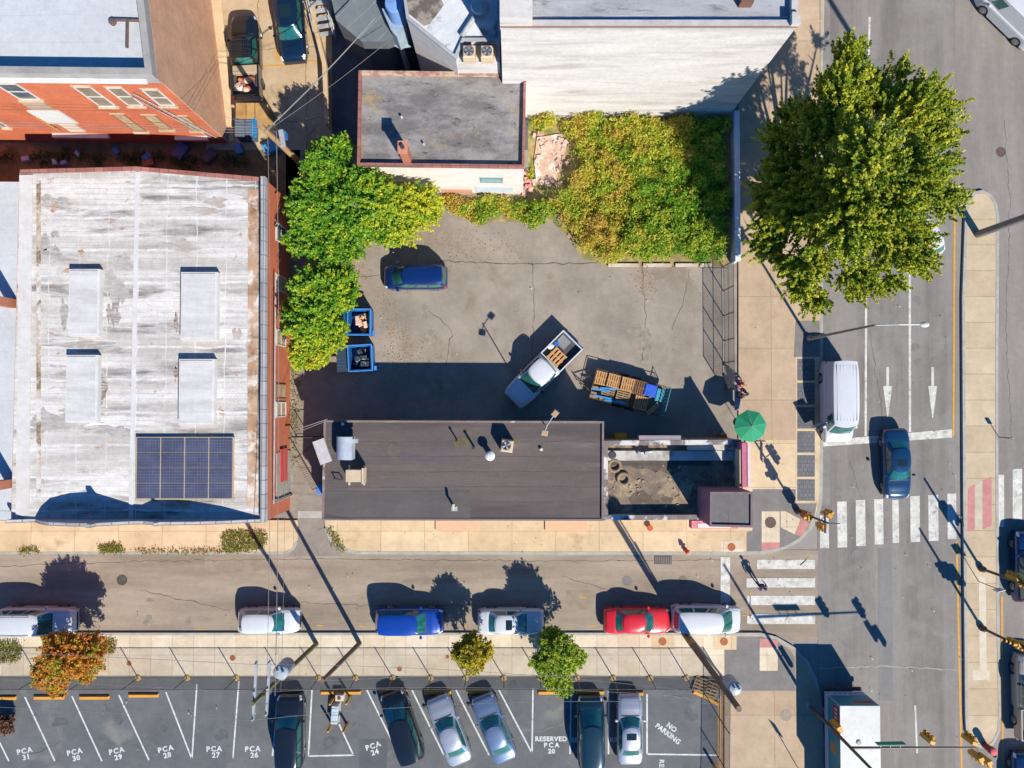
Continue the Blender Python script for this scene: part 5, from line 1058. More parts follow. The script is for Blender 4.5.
def tree(name, label, base, lobes_px, H, leafm, ntwig, nleaf, size, trunk_r=.2, cat='tree', group=None, tw=(.7,1.5), spread=.16, tintbias=None, up=.45, shell=.55):
    """lobes_px: (px,py,z,radius_px,height_m)"""
    b = P(base[0],base[1],0) ; t = thing(name, label, cat, (b.x,b.y,0), group=group)
    lobes = []
    for (x,y,z,r,hz) in lobes_px:
        q = P(x,y,z); rr = r*(CAMH-z)/FPX; lobes.append((q.x,q.y,z,rr,rr,hz))
    pts, tint = crown_points(lobes, ntwig, nleaf, tw, spread, up, shell)
    if tintbias: tint = tint+tintbias(pts)
    pass
    leaf_mesh('crown', pts, size, tint, leafm, t)
    g = MB(); top = Vector((sum(l[0] for l in lobes)/len(lobes), sum(l[1] for l in lobes)/len(lobes), min(l[2] for l in lobes)))
    fork = Vector((b.x+(top.x-b.x)*.3, b.y+(top.y-b.y)*.3, top.z*.5))
    g.tube(b, fork, trunk_r, trunk_r*.75, n=10)
    for l in lobes:
        e = Vector(l[:3]); m = fork+(e-fork)*.5+Vector(rng.normal(size=3)*.12); g.tube(fork, m, trunk_r*.5, trunk_r*.33, n=7); g.tube(m, e, trunk_r*.33, trunk_r*.12, n=6)
        for _ in range(5):
            d = Vector(rng.normal(size=3)); d.z = abs(d.z)*.7; d.normalize(); s = m+(e-m)*rng.uniform(.2,1); g.tube(s, s+Vector((d.x*l[3],d.y*l[3],d.z*l[5]))*.8, trunk_r*.13, trunk_r*.04, n=5)
    obj('trunk', g, M_bark, t)
    return t
L_big = leafmat('street_tree_leaf', ['#62821e','#92a82a','#bcc436','#e0dc46'], .4)
tree('street_tree','very large bright green street tree spreading over the wide road and pavement',(803,222),
  [(842,98,7.6,28,2.0),(846,62,7.4,11,1.2),(905,118,8.4,32,2.4),(893,78,7.8,7,1.0),(925,98,8.0,9,1.0),(925,140,8.4,18,1.8),(943,106,7.2,5,.6),(935,168,7.8,10,1.0),(905,180,9.6,32,2.6),(938,205,7.6,12,1.2),(860,165,10.6,36,2.8),
   (808,140,6.4,24,1.9),(785,172,5.2,19,1.7),(790,118,5.8,11,1.2),(795,212,5.8,26,2.1),(842,225,9.2,38,2.6),(895,245,8.2,27,2.2),(915,262,6.8,8,1.0),(808,262,6.2,18,1.6),(855,278,7.0,18,1.6),(884,282,6.2,7,.9),(784,262,5.0,9,1.2),(816,300,5.2,9,.8),(885,215,9.6,26,2.2),(815,182,6.2,22,2.0),(835,130,7.0,22,2.0),(870,105,7.6,18,1.6),(772,228,4.6,16,1.4),(800,285,5.6,12,1.2),(825,190,7.6,18,2.0),(768,245,4.2,14,1.4),(766,200,4.2,12,1.4),(775,145,5.0,12,1.4)],
  12, L_big, 4200, 62, .115, .34, tw=(.5,1.5), spread=.12, shell=.35)
L_sum = leafmat('sumac_leaf', ['#57952a','#7fb632','#a8d038','#e2e03c'], .42)
def bias_lt(pts):
    # yellower towards the right-hand twigs
    q = P(395,195,3); return np.clip((pts[:,0]-q.x)*.14+.18,-.12,.5)
tree('shade_tree','bright green bushy tree with yellowing right side at the corner of the white garage',(352,213),
  [(330,168,4.8,22,1.3),(360,205,4.4,40,1.5),(318,207,4.4,28,1.4),(392,215,3.8,34,1.2),(420,207,3.0,20,.9),(310,240,3.6,20,1),(340,240,3.8,26,1.0),(342,152,4.6,12,.7)],
  6, L_sum, 2000, 60, .10, .16, tw=(.4,1.0), spread=.16, tintbias=bias_lt)
def bias2(pts):
    q = P(320,340,3); return np.clip((q.y-pts[:,1])*-.0+ (np.clip(q.y+1.5-pts[:,1],0,3))*.14-.02,-.1,.5)
tree('shade_tree','bright green bushy tree between the two blue dumpsters and the orange warehouse wall',(318,312),
  [(313,290,4.0,20,1.2),(330,295,3.8,26,1.2),(311,320,4.0,24,1.3),(325,330,3.4,22,1.1),(308,350,3.0,17,1.0),(316,345,3.0,18,.9),(340,285,3.0,18,.8),(296,312,3.2,9,.8)],
  5, L_sum, 1500, 60, .10, .14, tw=(.4,.9), spread=.15, tintbias=bias2)
L_or = leafmat('orange_leaf', ['#9cae3c','#c8bc40','#ecb442','#f09c3e','#e48440'], .42)
tree('small_tree','small tree with orange autumn leaves on the pavement beside the large white station wagon'.replace('station wagon','SUV'),(72,653),
  [(72,655,3.4,22,1.2),(55,668,2.8,18,1.0),(90,650,2.8,16,.9),(88,664,2.5,16,.8),(60,645,2.9,15,.9),(58,680,2.2,12,.7)],
  4, L_or, 620, 50, .09, .08, group='small trees along the fenced pavement', tw=(.3,.7), spread=.14)
L_ye = leafmat('yellow_leaf', ['#8a9a20','#b9b026','#d1b82a','#d9c040'], .3)
tree('small_tree','small round yellow tree on the pavement beyond the two slanted sedans',(473,646),
  [(473,653,2.8,15,1.0),(462,652,2.4,9,.7),(483,650,2.4,10,.7),(473,662,2.2,10,.7),(472,642,2.5,9,.7)],
  4, L_ye, 330, 50, .08, .06, group='small trees along the fenced pavement', tw=(.2,.45), spread=.12)
L_gr = leafmat('lime_leaf', ['#6f9a22','#94b52c','#b5c83a','#cdcf4c'], .35)
tree('small_tree','small lime green tree at the fence between the white sedan and the RESERVED bay',(555,648),
  [(557,652,3.0,20,1.2),(545,660,2.6,13,.9),(570,655,2.6,13,.9),(556,672,2.4,15,.8),(552,640,2.6,12,.8),(562,683,2.0,9,.6)],
  4, L_gr, 560, 50, .085, .08, group='small trees along the fenced pavement', tw=(.25,.65), spread=.13)
L_br = leafmat('brown_leaf', ['#5a4030','#74503a','#8a5f3c'], .15)
tree('dry_bush','small dry brown bush in the car park at the left edge',(6,721), [(5,722,.6,9,.4),(8,727,.5,6,.3)], 1, L_br, 90, 26, .1, .03, cat='bush', tw=(.1,.3), spread=.1)
# overgrown plot: weeds nobody could count
L_weed = leafmat('weed_leaf', ['#78ac30','#a8c83c','#d8d84c','#e6d054','#dcb858','#d8b058'], .45)
def weeds(poly, n, zmax, bias, size=.09, lumps=40, m=L_weed, label='overgrown weeds', seedz=.0, name='weeds'):
    pp = ppoly(poly); q = polyrand(pp, n)
    ed = np.full(len(q), 9.0)
    for i in range(len(pp)):
        A_e = np.array(pp[i][:2]); B_e = np.array(pp[(i+1)%len(pp)][:2]); ab = B_e-A_e; tt = np.clip(((q-A_e)@ab)/(ab@ab+1e-9),0,1); ed = np.minimum(ed, np.linalg.norm(q-(A_e+tt[:,None]*ab),axis=1))
    wob = .5+.5*np.sin(q[:,0]*1.9+1.3*np.sin(q[:,1]*1.4))*np.sin(q[:,1]*2.3+np.sin(q[:,0]*2.9))
    gap = .5+.5*np.sin(q[:,0]*3.1+2*np.sin(q[:,1]*2.7))*np.sin(q[:,1]*3.7+2*np.sin(q[:,0]*1.7))
    keepm = (ed+rng.uniform(0,.25,len(q)) > .12+.75*wob) & ((gap > .32) | (rng.uniform(0,1,len(q)) < .25)); q = q[keepm]; n = len(q); lp = polyrand(pp, lumps); lt = rng.uniform(-.35,.35,lumps); lh = rng.uniform(.25,1,lumps); lr = rng.uniform(.45,1.2,lumps)
    d = np.sqrt(((q[:,None,:]-lp[None])**2).sum(2))/lr[None]; k = d.argmin(1); f = np.exp(-d.min(1)**2)
    h = zmax*(.15+lh[k]*f); z = seedz+h*rng.uniform(.2,1,n)**.7
    fb = np.array([bias(x,y) for x,y in q]) if bias else 0
    # pull the leaves of a lump into tufts
    q2 = q+rng.normal(size=q.shape)*.14
    leaf_mesh(name, np.column_stack([q2,z]), size, .45+lt[k]*.8+rng.normal(size=n)*.14+fb, m, up=.5, elong=2.6, kind='stuff', label=label, cat='weeds')
def b_plot(x,y):
    a = P(655,215,0); b_ = P(600,225,0); c_=P(690,180,0)
    return -.42*math.exp(-((x-a.x-1.5)**2+(y-a.y)**2)/14) + .16*math.exp(-((x-b_.x)**2+(y-b_.y)**2)/7)-.3*(x>c_.x)
weeds([(528,118),(727,118),(728,268),(705,262),(610,264),(580,258),(566,235),(545,205),(552,190),(571,182),(574,150),(560,131),(538,136),(531,160),(528,190)], 110000, 1.5, b_plot, size=.085, lumps=380, label='overgrown green and yellow brown weeds filling the plot below the white wall')
weeds([(528,132),(538,136),(532,180),(528,185)], 1500, .4, None, label='weeds beside the rubble slab')
weeds([(428,196),(525,198),(548,206),(540,222),(505,224),(488,219),(478,231),(470,224),(462,219),(452,218),(444,210)], 17000, .7, lambda x,y: .2*(x<P(480,200,0).x)-.15, lumps=26, label='yellow green weeds along the foot of the white garage wall')
L_scr = leafmat('alley_scrub', ['#33502a','#46602f','#5b6a35','#6e5a3a'], .2)
weeds([(-5,148),(235,152),(262,160),(262,172),(-5,165)], 5000, .5, None, m=L_scr, lumps=50, label='dark scrub and litter in the shaded alley', name='scrub')
strct('weedy_ground', MB().sheet(ppoly([(528,118),(728,118),(728,266),(606,266),(582,258),(566,235),(545,216),(530,222),(470,222),(440,205),(440,195),(528,195)]), .010), mat('weedy_ground','#b9a36a','#8c7c4c',scale=1.2,grain=.3,stain='#6c7a3a',sscale=1.2,sthr=(.5,.62)))
# shrubs standing out of the plot
for i,(x,y,r,h,l) in enumerate(((655,222,15,1.3,'fresh green shrub in the middle of the lower plot'),(700,232,17,1.4,'green shrub at the right of the plot near the white wall'),(680,205,13,1.2,'green shrub between two others in the right half of the plot'),(712,205,12,1.3,'green shrub against the white boundary wall'),(617,178,10,.9,'small green shrub in the middle of the upper plot'),(540,214,13,.9,'green shrub at the foot of the brick heap'),(640,245,11,.9,'low green shrub at the lower edge of the plot'),(632,160,9,.9,'small green shrub just above the centre of the plot'))):
    tree('shrub', l, (x,y), [(x,y,h*.6,r,h*.45),(x+r*.5,y-r*.4,h*.5,r*.6,h*.4),(x-r*.5,y+r*.4,h*.5,r*.6,h*.4)], h, L_gr if i!=2 else L_sum, 110, 44, .085, .03, cat='shrub', group='shrubs in the overgrown plot', tw=(.2,.5), spread=.13)
# litter in the alley and small junk
for k,(x,y,c_,s) in enumerate(((118,152,'#3b87c8',.35),(80,155,'#8fb0d8',.3),(28,160,'#c9cfe0',.35),(149,158,'#3c6fae',.5),(57,163,'#b8c6e0',.3),(66,164,'#8f9fe0',.3),(240,150,'#3a86c0',.5),(272,148,'#5aa9d6',.8),(150,164,'#a8624a',.5),(211,157,'#55506a',.7),(182,152,'#5a5f9a',.8))):
    q=P(x,y,0); g=MB(); g.cbox((q.x,q.y,0),(s*1.5,s,.35),rng.uniform(0,3),z0=.01,ch=.04); obj('discarded_box', g, plain('junkbox%d'%k,c_), label='%s discarded box lying in the dark alley'%['small blue','pale blue','whitish','wide blue','little pale','little violet','blue','largest light blue','rust brown','dark grey','wide violet'][k], cat='box', group='discarded boxes in the alley')
# ================================================================ FENCES, POLES, SIGNALS
M_post = mat('fence_steel','#5f5c5a','#6b6765',scale=4,rough=.5,metal=.4); M_galv = mat('galv_pole','#8f8c88','#7f7c79',scale=3,rough=.5,metal=.3)
M_darkpole = mat('dark_pole','#5a4a44','#4d403b',scale=3,rough=.5); M_wpole = mat('utility_wood','#8b7156','#735c46',scale=2,stretch=(1,1,.2),grain=.2)
M_wpole_pale = mat('utility_wood_pale','#b59168','#a07d58',scale=2,grain=.15); M_wpole_green = mat('utility_wood_green','#7f7a50','#6b6644',scale=2,grain=.15)
M_sig = mat('signal_yellow','#e3a21f','#d1921a',scale=3,rough=.5); M_wire = mat('cable',(.05,.05,.05),None,rough=.6); M_wirepale = mat('pale_cable','#8f8a84',rough=.6)
M_trafo = mat('transformer_grey','#a9b3bd','#98a3ad',scale=2,rough=.5); M_foot = mat('post_footing','#cfa96c','#c09a5e',scale=3)
def fence(name, label, pts, h, posts, foot=False, mesh=.13, r=.006, mid=False):
    """pts: ground path in pixels; posts: list of pixel points"""
    W = [P(x,y,0) for x,y in pts]; t = thing(name, label, 'fence', tuple((W[0]+W[-1])/2))
    for (x,y) in posts:
        q = P(x,y,0); p_ = obj('post', MB().tube(q, q+Vector((0,0,h+.05)), .035, n=8), M_post, t)
        if foot: obj('footing', MB().lathe((q.x,q.y,.0), [(.22,0),(.22,.14),(.15,.18)], 10), M_foot, p_)
    g = MB()
    for a,b_ in zip(W[:-1],W[1:]):
        for z in ([.15,h] if not mid else [.15,h*.5,h]): g.tube(a+Vector((0,0,z)), b_+Vector((0,0,z)), .024, n=6)
    obj('rail', g, M_post, t)
    g = MB()
    for a,b_ in zip(W[:-1],W[1:]):
        d = b_-a; Ln = d.length; d.normalize(); n_ = Vector((-d.y,d.x,0)); hh = h-.15
        for sgn in (1,-1):
            k = -hh
            while k < Ln:
                # a wire climbing at 45 degrees
                s0 = max(0,k); z0 = s0-k; s1 = min(Ln,k+hh); z1 = s1-k
                if z0 < hh and s1 > s0:
                    A = a+d*(s0 if sgn>0 else Ln-s0)+Vector((0,0,.15+z0)); B = a+d*(s1 if sgn>0 else Ln-s1)+Vector((0,0,.15+z1))
                    o_ = n_*.004*sgn; u = Vector((0,0,r)); v = n_*r
                    g.add([A+o_-u,B+o_-u,B+o_+u,A+o_+u],[(0,1,2,3)]); g.add([A+o_-v,B+o_-v,B+o_+v,A+o_+v],[(0,1,2,3)])
                k += mesh
    obj('wire_mesh', g, M_post, t); return t
fence('chain_link_fence','long chain-link fence between the pavement and the car park',[(-300,677),(721,677)],2.1,[(x,677) for x in (-58,-9,40,89,139,188,237,283,319,356,393,431,466,504,540,577,613,650,686)],foot=True)
fence('chain_link_fence','chain-link fence down the right side of the car park',[(721,677),(719,900)],2.1,[(721,677),(720.5,720),(720,760),(719.7,800),(719.4,850)])
gt = fence('mesh_gate_fence','tall rusty mesh fence panels between the lot and the pavement, below the white wall',[(723,267),(724,390)],2.3,[(723,267),(723.3,291),(723.6,316),(723.9,341),(724.1,363),(724.2,390)],mid=True)
fence('chain_link_fence','short chain-link fence by the alley at the left end of the dark roofed building',[(296,436),(324,436)],1.8,[(297,436),(310,436),(322,436)])
g = MB(); A=P(301,456,0); B=P(319,487,0); t=thing('leaning_gate','thin gate leaf standing open across the driveway','gate',(A.x,A.y,0)); g.tube(A+Vector((0,0,1.6)),B+Vector((0,0,1.6)),.03); g.tube(A+Vector((0,0,.2)),B+Vector((0,0,.2)),.03); g.tube(A,A+Vector((0,0,1.65)),.03); g.tube(B,B+Vector((0,0,1.65)),.03); obj('gate_frame', g, M_wpole_pale, t)
g=MB()
for k in range(16): p=A+(B-A)*(k+.5)/16; g.tube(p+Vector((0,0,.2)),p+Vector((0,0,1.6)),.012,n=4)
obj('bars', g, M_post, t)
q=P(321,489,1); t=thing('blue_bin','blue wheeled bin against the left end of the dark roofed building','bin',(q.x,q.y,0)); obj('body', MB().cbox((q.x,q.y,0),(.5,.62,1.0),0,z0=.05), plain('bin_blue','#3c78cc'), t); obj('lid', MB().cbox((q.x,q.y,0),(.56,.68,.08),0,z0=1.051,ch=.03), plain('bin_blue2','#4a86d8'), t)
# wheel stops
def wheelstop(x0,x1,y,lab,y1=None):
    a=P(x0,y,0); b_=P(x1,y1 if y1 is not None else y,0); d=b_-a; c_=(a+b_)/2; g=MB(); g.cbox((0,0,0),(d.length,.24,.14),z0=0,ch=.05)
    o=obj('wheel_stop', g, mat('stop_yellow','#e8a53a','#dc9a32',scale=3,stain='#b9863a',sthr=(.6,.7),sscale=2), keep=True, label=lab, cat='wheel stop', group='yellow wheel stops along the fence'); o.location=(c_.x,c_.y,.012); o.rotation_euler.z=math.atan2(d.y,d.x)
for (x0,x1,y,l) in ((-14,17,697.5,'yellow wheel stop at the left edge above bay PCA 31'),(34.5,65,697,'yellow wheel stop at the head of bay PCA 30'),(80,110,697,'yellow wheel stop at the head of bay PCA 29'),(129,159,695,'yellow wheel stop at the head of bay PCA 28'),(321,361,692,'yellow wheel stop behind the bollards and grey cabinet'),(379,407,690.5,'yellow wheel stop before the black slanted minivan'),(424,451,692,'yellow wheel stop before the silver slanted sedan'),(467,491,691,'yellow wheel stop before the grey blue slanted sedan'),(538,565,692,'yellow wheel stop at the head of the RESERVED bay beside the lime tree'),(576,604,692,'yellow wheel stop before the dark teal minivan'),(616,643,693,'yellow wheel stop before the silver grey sedan with sunroof')): wheelstop(x0,x1,y,l)
wheelstop(693,707,691,'left one of two yellow wheel stops slanting across the fence corner',697); wheelstop(706,718,696.5,'right one of two yellow wheel stops slanting across the fence corner',704)
for k,(x,y) in enumerate(((700,684),(711,689))):
    q=P(x,y,0); pallet((q.x,q.y), math.atan2(-6,16), M_wood2, '%s weathered wooden pallet lying flat in the fence corner'%['left','right'][k], 'pallets in the fence corner', 1.15,.95,5,.012)
# bay numbers and bay lines (painted)
PL=[((25,697),(55,761)),((72,696),(102,761)),((119,695),(149,760)),((166,692),(192,759)),((197,684),(192,759)),((239,681),(233,758)),((-22,699),(9,761)),((312,690),(308.5,756)),((308.5,756),(354,755)),((339,724),(353.5,755)),((278,699),(272.5,756)),((367,690),(400,757)),((412,690),(444,755)),((456,690),(489,755)),((499,690),(532,753)),((533,688),(532,753)),((571,688),(570,754)),((608.5,691),(608.5,754)),((647,694),(647,754)),((647,754),(717,755)),((-60,699),(-30,761))]
for a,b_ in PL: line('bay_line', park, a, b_, 1.5, M_paint2, .014)
def label(s,x,y,size,rot=0,z=.014,sp=1.15,parent=park,nm='bay_number',bold=.012):
    q=P(x,y,0); mb=text_mb(s,size,spacing=sp,bold=bold); ca,sa=math.cos(R(rot)),math.sin(R(rot)); mb.v=[(q.x+v[0]*ca-v[1]*sa,q.y+v[0]*sa+v[1]*ca,z) for v in mb.v]; obj(nm, mb, M_paint2, parent=parent)
for (x,y,n,r) in ((25,751,'31',12),(75,752,'30',12),(117,751,'29',12),(166,749,'28',12),(214.5,749,'27',2),(253,749,'26',2),(373.5,746,'24',18)):
    label('PCA',x-.4,y,.5,r,sp=1.3,nm='bay_lettering',bold=.02); label(n,x+1.4,y+6.2,.5,r,bold=.02)
label('RESERVED',551,739,.45,0,sp=1.14,nm='bay_lettering',bold=.02); label('PCA',551.5,745.2,.45,0,sp=1.5,nm='bay_lettering',bold=.02); label('20',551.5,751.3,.45,0,bold=.02)
label('RESERVED',586,740,.45,0,sp=1.12,nm='bay_lettering',bold=.02); label('RESERVED',625.5,740,.45,0,sp=1.12,nm='bay_lettering',bold=.02)
label('NO',671.5,727.5,.48,-37,sp=1.05,nm='bay_lettering',bold=.02); label('PARKING',667.8,733.8,.48,-37,sp=1.05,nm='bay_lettering',bold=.02); label('RESERVED',661.5,776,.48,-90,sp=1.1,nm='bay_lettering')
# bollards and cabinet
for k,(x,y,l) in enumerate(((332,723.5,'lower left'),(347,724,'lower right'),(334,697,'upper left'),(350,696.5,'upper right'))):
    q=P(x,y,0); t=thing('bollard','yellow bollard %s of the grey cabinet'%l,'bollard',tuple(q),group='yellow bollards round the grey cabinet'); obj('post', MB().lathe(tuple(q), [(.09,0),(.09,1.15),(.07,1.2),(.03,1.23)],12), M_sig, t, smooth=True); obj('base_plate', MB().cbox((q.x,q.y,0),(.3,.3,.03),z0=.006), M_steel, t)
q=P(336.5,711,0); t=thing('cabinet','long low pale grey cabinet lying between four yellow bollards','cabinet',tuple(q)); obj('housing', MB().cbox((q.x,q.y,0),(.48,1.3,.55),R(-4),z0=.1,ch=.05), mat('cabinet_grey','#c2ced6','#b5c1ca',scale=2,rough=.5), t); obj('plinth', MB().cbox((q.x,q.y,0),(.6,1.45,.1),R(-4),z0=.012), M_kerb, t)
for k in range(3): obj('lid_seam', MB().cbox((q.x,q.y-.45+.45*k,0),(.44,.02,.01),R(-4),z0=.652), M_steel, t)
q=P(341,695,0); t=thing('meter_box','small tan utility meter box above the long grey cabinet','utility box',tuple(q)); obj('housing', MB().cbox((q.x,q.y,0),(.6,.45,.5),z0=.012,ch=.04), mat('meter_tan','#d8c3ae'), t); obj('dial', MB().lathe((q.x,q.y,.512),[(.12,0),(.12,.04),(.08,.05)],14), M_steel, t)
q=P(713,764,0); t=thing('bollard','single yellow bollard beside the fence at the lower right of the car park','bollard',tuple(q)); obj('post', MB().lathe(tuple(q), [(.09,0),(.09,1.0),(.04,1.06)],12), M_sig, t, smooth=True)
# dumpsters
M_dump = mat('dumpster_blue','#2268ab','#1b5896',scale=1.2,rough=.5,stain='#3f86cc',sthr=(.6,.7)); M_lid = mat('dumpster_lid','#2a3f55','#22364b',scale=1,rough=.6,seams=[(.22,1,'#3c536b',.05)])
def dumpster(cx,cy,w,d,h,rot,lab,lidside,fillc,lidm):
    q=P(cx,cy,h); t=thing('dumpster',lab,'dumpster',(q.x,q.y,.0),R(rot),'blue dumpsters beside the green trees',local=True); th=.07; g=MB()
    for (a,b_,c_,e) in ((-w/2,w/2,-d/2,-d/2+th),(-w/2,w/2,d/2-th,d/2),(-w/2,-w/2+th,-d/2+th,d/2-th),(w/2-th,w/2,-d/2+th,d/2-th)): g.box(a,b_,c_,e,.15,h)
    g.box(-w/2+th,w/2-th,-d/2+th,d/2-th,.15,.25); obj('body', g, M_dump, t); g=MB()
    for (a,b_,c_,e) in ((-w/2-.05,w/2+.05,-d/2-.06,-d/2+.0),(-w/2-.05,w/2+.05,d/2,d/2+.06),(-w/2-.06,-w/2,-d/2,d/2),(w/2,w/2+.06,-d/2,d/2)): g.box(a,b_,c_,e,h-.1,h+.02)
    g.box(w/2+.06,w/2+.2,-d/2,-d/2+.3,.7,.9); obj('rim', g, mat('dumpster_rim','#4a9be6','#3f90dc',scale=2,rough=.5), t)
    g=MB(); g.cbox((-w/2-.22,0,0),(.07,d*.95,1.3),z0=.3) if lidside=='hang' else g.cbox((-w/2-.45,0,0),(.9,d,.06),z0=h-.3)
    obj('lid', g, lidm, t)
    g=MB()
    for i in range(16): g.cbox((rng.uniform(-w/2+.35,w/2-.35),rng.uniform(-d/2+.3,d/2-.3),0),(rng.uniform(.25,.6),rng.uniform(.2,.5),rng.uniform(.15,.35)),rng.uniform(0,3),z0=.35+rng.uniform(0,.75),ch=.04)
    obj('rubbish', g, fillc, t)
    for x in (-.6,.6): obj('skid', MB().box(x-.06,x+.06,-d/2,d/2,0,.149), M_steel, t)
dumpster(359,322,1.55,1.75,1.4,0,'upper blue dumpster, open and filled with cardboard','hang',mat('cardboard','#d99a70','#f0e2d2',scale=1.5,stain='#5a6f96',sthr=(.62,.66)),M_dump)
dumpster(360,358,1.6,1.75,1.4,3,'lower blue dumpster with dark rubbish bags and a ribbed grey lid swung open','flat',mat('dark_rubbish','#2c3a46','#c2cdd6',scale=2.2,lo=.55,hi=.62),M_lid)
# umbrella
q=P(750,426,2.3); t=thing('patio_umbrella','green octagonal parasol open over the pavement beside the pink sign wall','umbrella',(q.x,q.y,0)); g=MB(); n=8; Rr=1.12; vs=[(q.x,q.y,2.75)]
for k,rr in ((1,.5),(2,1.0)):
    for i in range(n): a=2*math.pi*(i+.2)/n; vs.append((q.x+Rr*rr*math.cos(a),q.y+Rr*rr*math.sin(a),2.75-.42*rr))
fs=[(0,1+i,1+(i+1)%n) for i in range(n)]+[(1+i,9+i,9+(i+1)%n,1+(i+1)%n) for i in range(n)]
vs+= [(v[0],v[1],v[2]-.012) for v in vs]; fs+=[tuple(j+17 for j in f[::-1]) for f in fs]+[(9+i,26+i,26+(i+1)%n,9+(i+1)%n) for i in range(n)]
g.add(vs,fs); obj('canopy', g, mat('umbrella_green','#129a68','#0f8f60',scale=2,rough=.8), t); g=MB()
for i in range(n): a=2*math.pi*(i+.2)/n; g.tube((q.x,q.y,2.74),(q.x+Rr*math.cos(a),q.y+Rr*math.sin(a),2.32),.012,n=5)
obj('rib', g, M_metal, t); obj('pole', MB().tube((q.x,q.y,0.12),(q.x,q.y,2.85),.025), M_metal, t); obj('base', MB().lathe((q.x,q.y,.12),[(.3,0),(.3,.08),(.06,.12)],16), M_trim, t)
q=P(724.5,440,.6); obj('timber_board', MB().cbox((q.x,q.y,0),(.35,.9,.9),R(15),z0=0,ch=.03), M_wood2, label='upright pale boards beside the umbrella at the corner of the lot', cat='boards')
# ---------------- poles
def cyl(g,a,b_,r0,r1=None,n=10): return g.tube(a,b_,r0,r1,n=n)
def signal_head(par, c, a, ped=False, m=None, n=3):
    """a yellow signal head whose lamps look along angle a"""
    g=MB(); s=.34 if not ped else .42; h=.36*n if not ped else .42; g.cbox(c,(.24,s,h),a,ch=.02); hd=obj('signal_head', g, m or M_sig, par)
    ca,sa=math.cos(a),math.sin(a); v=MB(); l=MB()
    for k in range(n if not ped else 1):
        z=c[2]+(h/2-.18-.36*k if not ped else 0); x,y=c[0]+ca*.12,c[1]+sa*.12
        v.tube((x,y,z),(x+ca*.24,y+sa*.24,z-.02),.14,.13,n=12,cap=False); l.tube((x,y,z),(x+ca*.02,y+sa*.02,z),.11,n=12)
    obj('visor', v, m or M_sig, hd); obj('lens', l, mat('signal_lens',(.05,.02,.01),None,rough=.2), hd); return hd
def lamp_pole(label,x,y,h,armdir,armlen,r=.11,m=None,name='street_lamp',rise=.4):
    q=P(x,y,0); t=thing(name,label,'street lamp',tuple(q)); obj('base', MB().lathe((q.x,q.y,.12),[(.26,0),(.24,.25),(.14,.4)],12), m or M_galv, t)
    obj('pole', MB().tube((q.x,q.y,.12),(q.x,q.y,h),r,r*.65,n=12), m or M_galv, t, smooth=True); d=Vector(armdir).normalized()
    e=Vector((q.x+d.x*armlen,q.y+d.y*armlen,h+rise-.1)); obj('arm', MB().path([(q.x,q.y,h-.05),((q.x+e.x)/2,(q.y+e.y)/2,h+rise*.7),tuple(e)],.04,8), M_metal, t)
    g=MB(); g.lathe((e.x+d.x*.3,e.y+d.y*.3,e.z-.12),[(.12,0),(.26,.04),(.28,.12),(.16,.2),(.04,.22)],14,sy=.62); obj('lantern', g, mat('lantern','#c9c4bc'), t, smooth=True); return t
lamp_pole('dark street lamp at the kerb below the big tree, its arm over the traffic lanes',808,339,9.1,(1,0,0),2.4)
lamp_pole('very tall lamp pole on the upper tip of the median',976,235,17.5,(-.2,1,0),2.4,r=.27,name='street_lamp')
# corner pedestrian pole (upper corner)
def ped_pole(label,x,y,h,heads,r=.085,box=True,m=None):
    q=P(x,y,0); t=thing('signal_pole',label,'traffic signal',tuple(q)); obj('base', MB().lathe((q.x,q.y,.12),[(.24,0),(.22,.35),(.12,.5)],12), m or M_darkpole, t, smooth=True)
    obj('pole', MB().tube((q.x,q.y,.12),(q.x,q.y,h),r,r*.8,n=10), m or M_darkpole, t, smooth=True)
    for (dx,dy,z,a,ped,n) in heads:
        signal_head(t,(q.x+dx,q.y+dy,z),R(a),ped,n=n); obj('bracket', MB().tube((q.x,q.y,z+.1),(q.x+dx,q.y+dy,z+.1),.03), m or M_darkpole, t)
    return t,q
t,q=ped_pole('dark signal pole with two yellow signal heads on the upper street corner',797,511,4.9,[(.45,.35,3.6,45,False,3),(.2,-.38,3.4,-90,False,3),(-.3,.0,2.6,180,True,1)])
obj('controller_box', MB().cbox((q.x+.1,q.y-.05,0),(.42,.5,.75),R(-20),z0=.9,ch=.06), mat('rust_orange','#b8642c','#a1561f',scale=2,rough=.6), t)
obj('cross_piece', MB().path([(q.x-.7,q.y+.02,4.85),(q.x+.75,q.y-.02,4.85)],.035), M_darkpole, t); obj('street_sign', MB().box(q.x+.05,q.x+.09,q.y-.75,q.y+.65,4.1,4.35), mat('sign_back','#6b6f6d',rough=.4), t)
t,q=ped_pole('signal pole on the median with a row of yellow heads, upper of two',979.5,568,6.0,[(.25,.0,3.9,-90,False,3),(-.15,.25,3.5,90,False,3),(.55,-.05,3.7,-90,False,3)],r=.1)
t,q=ped_pole('signal pole on the median with a yellow head, lower of two',980,627,6.6,[(.2,.05,3.7,-90,False,3),(-.2,.2,3.6,180,False,3),(.6,.0,3.6,-90,False,3)],r=.1)
q=P(999,590,2.2); t=thing('small_white_sign','small white square sign plate on a thin post by the median edge','sign',(q.x,q.y,0)); obj('plate', MB().cbox((q.x,q.y,0),(.5,.04,.6),R(15),z0=1.9), mat('plate_white','#e3e0da'), t); obj('post', MB().tube((q.x,q.y+.04,.0),(q.x,q.y+.04,2.5),.03), M_galv, t)
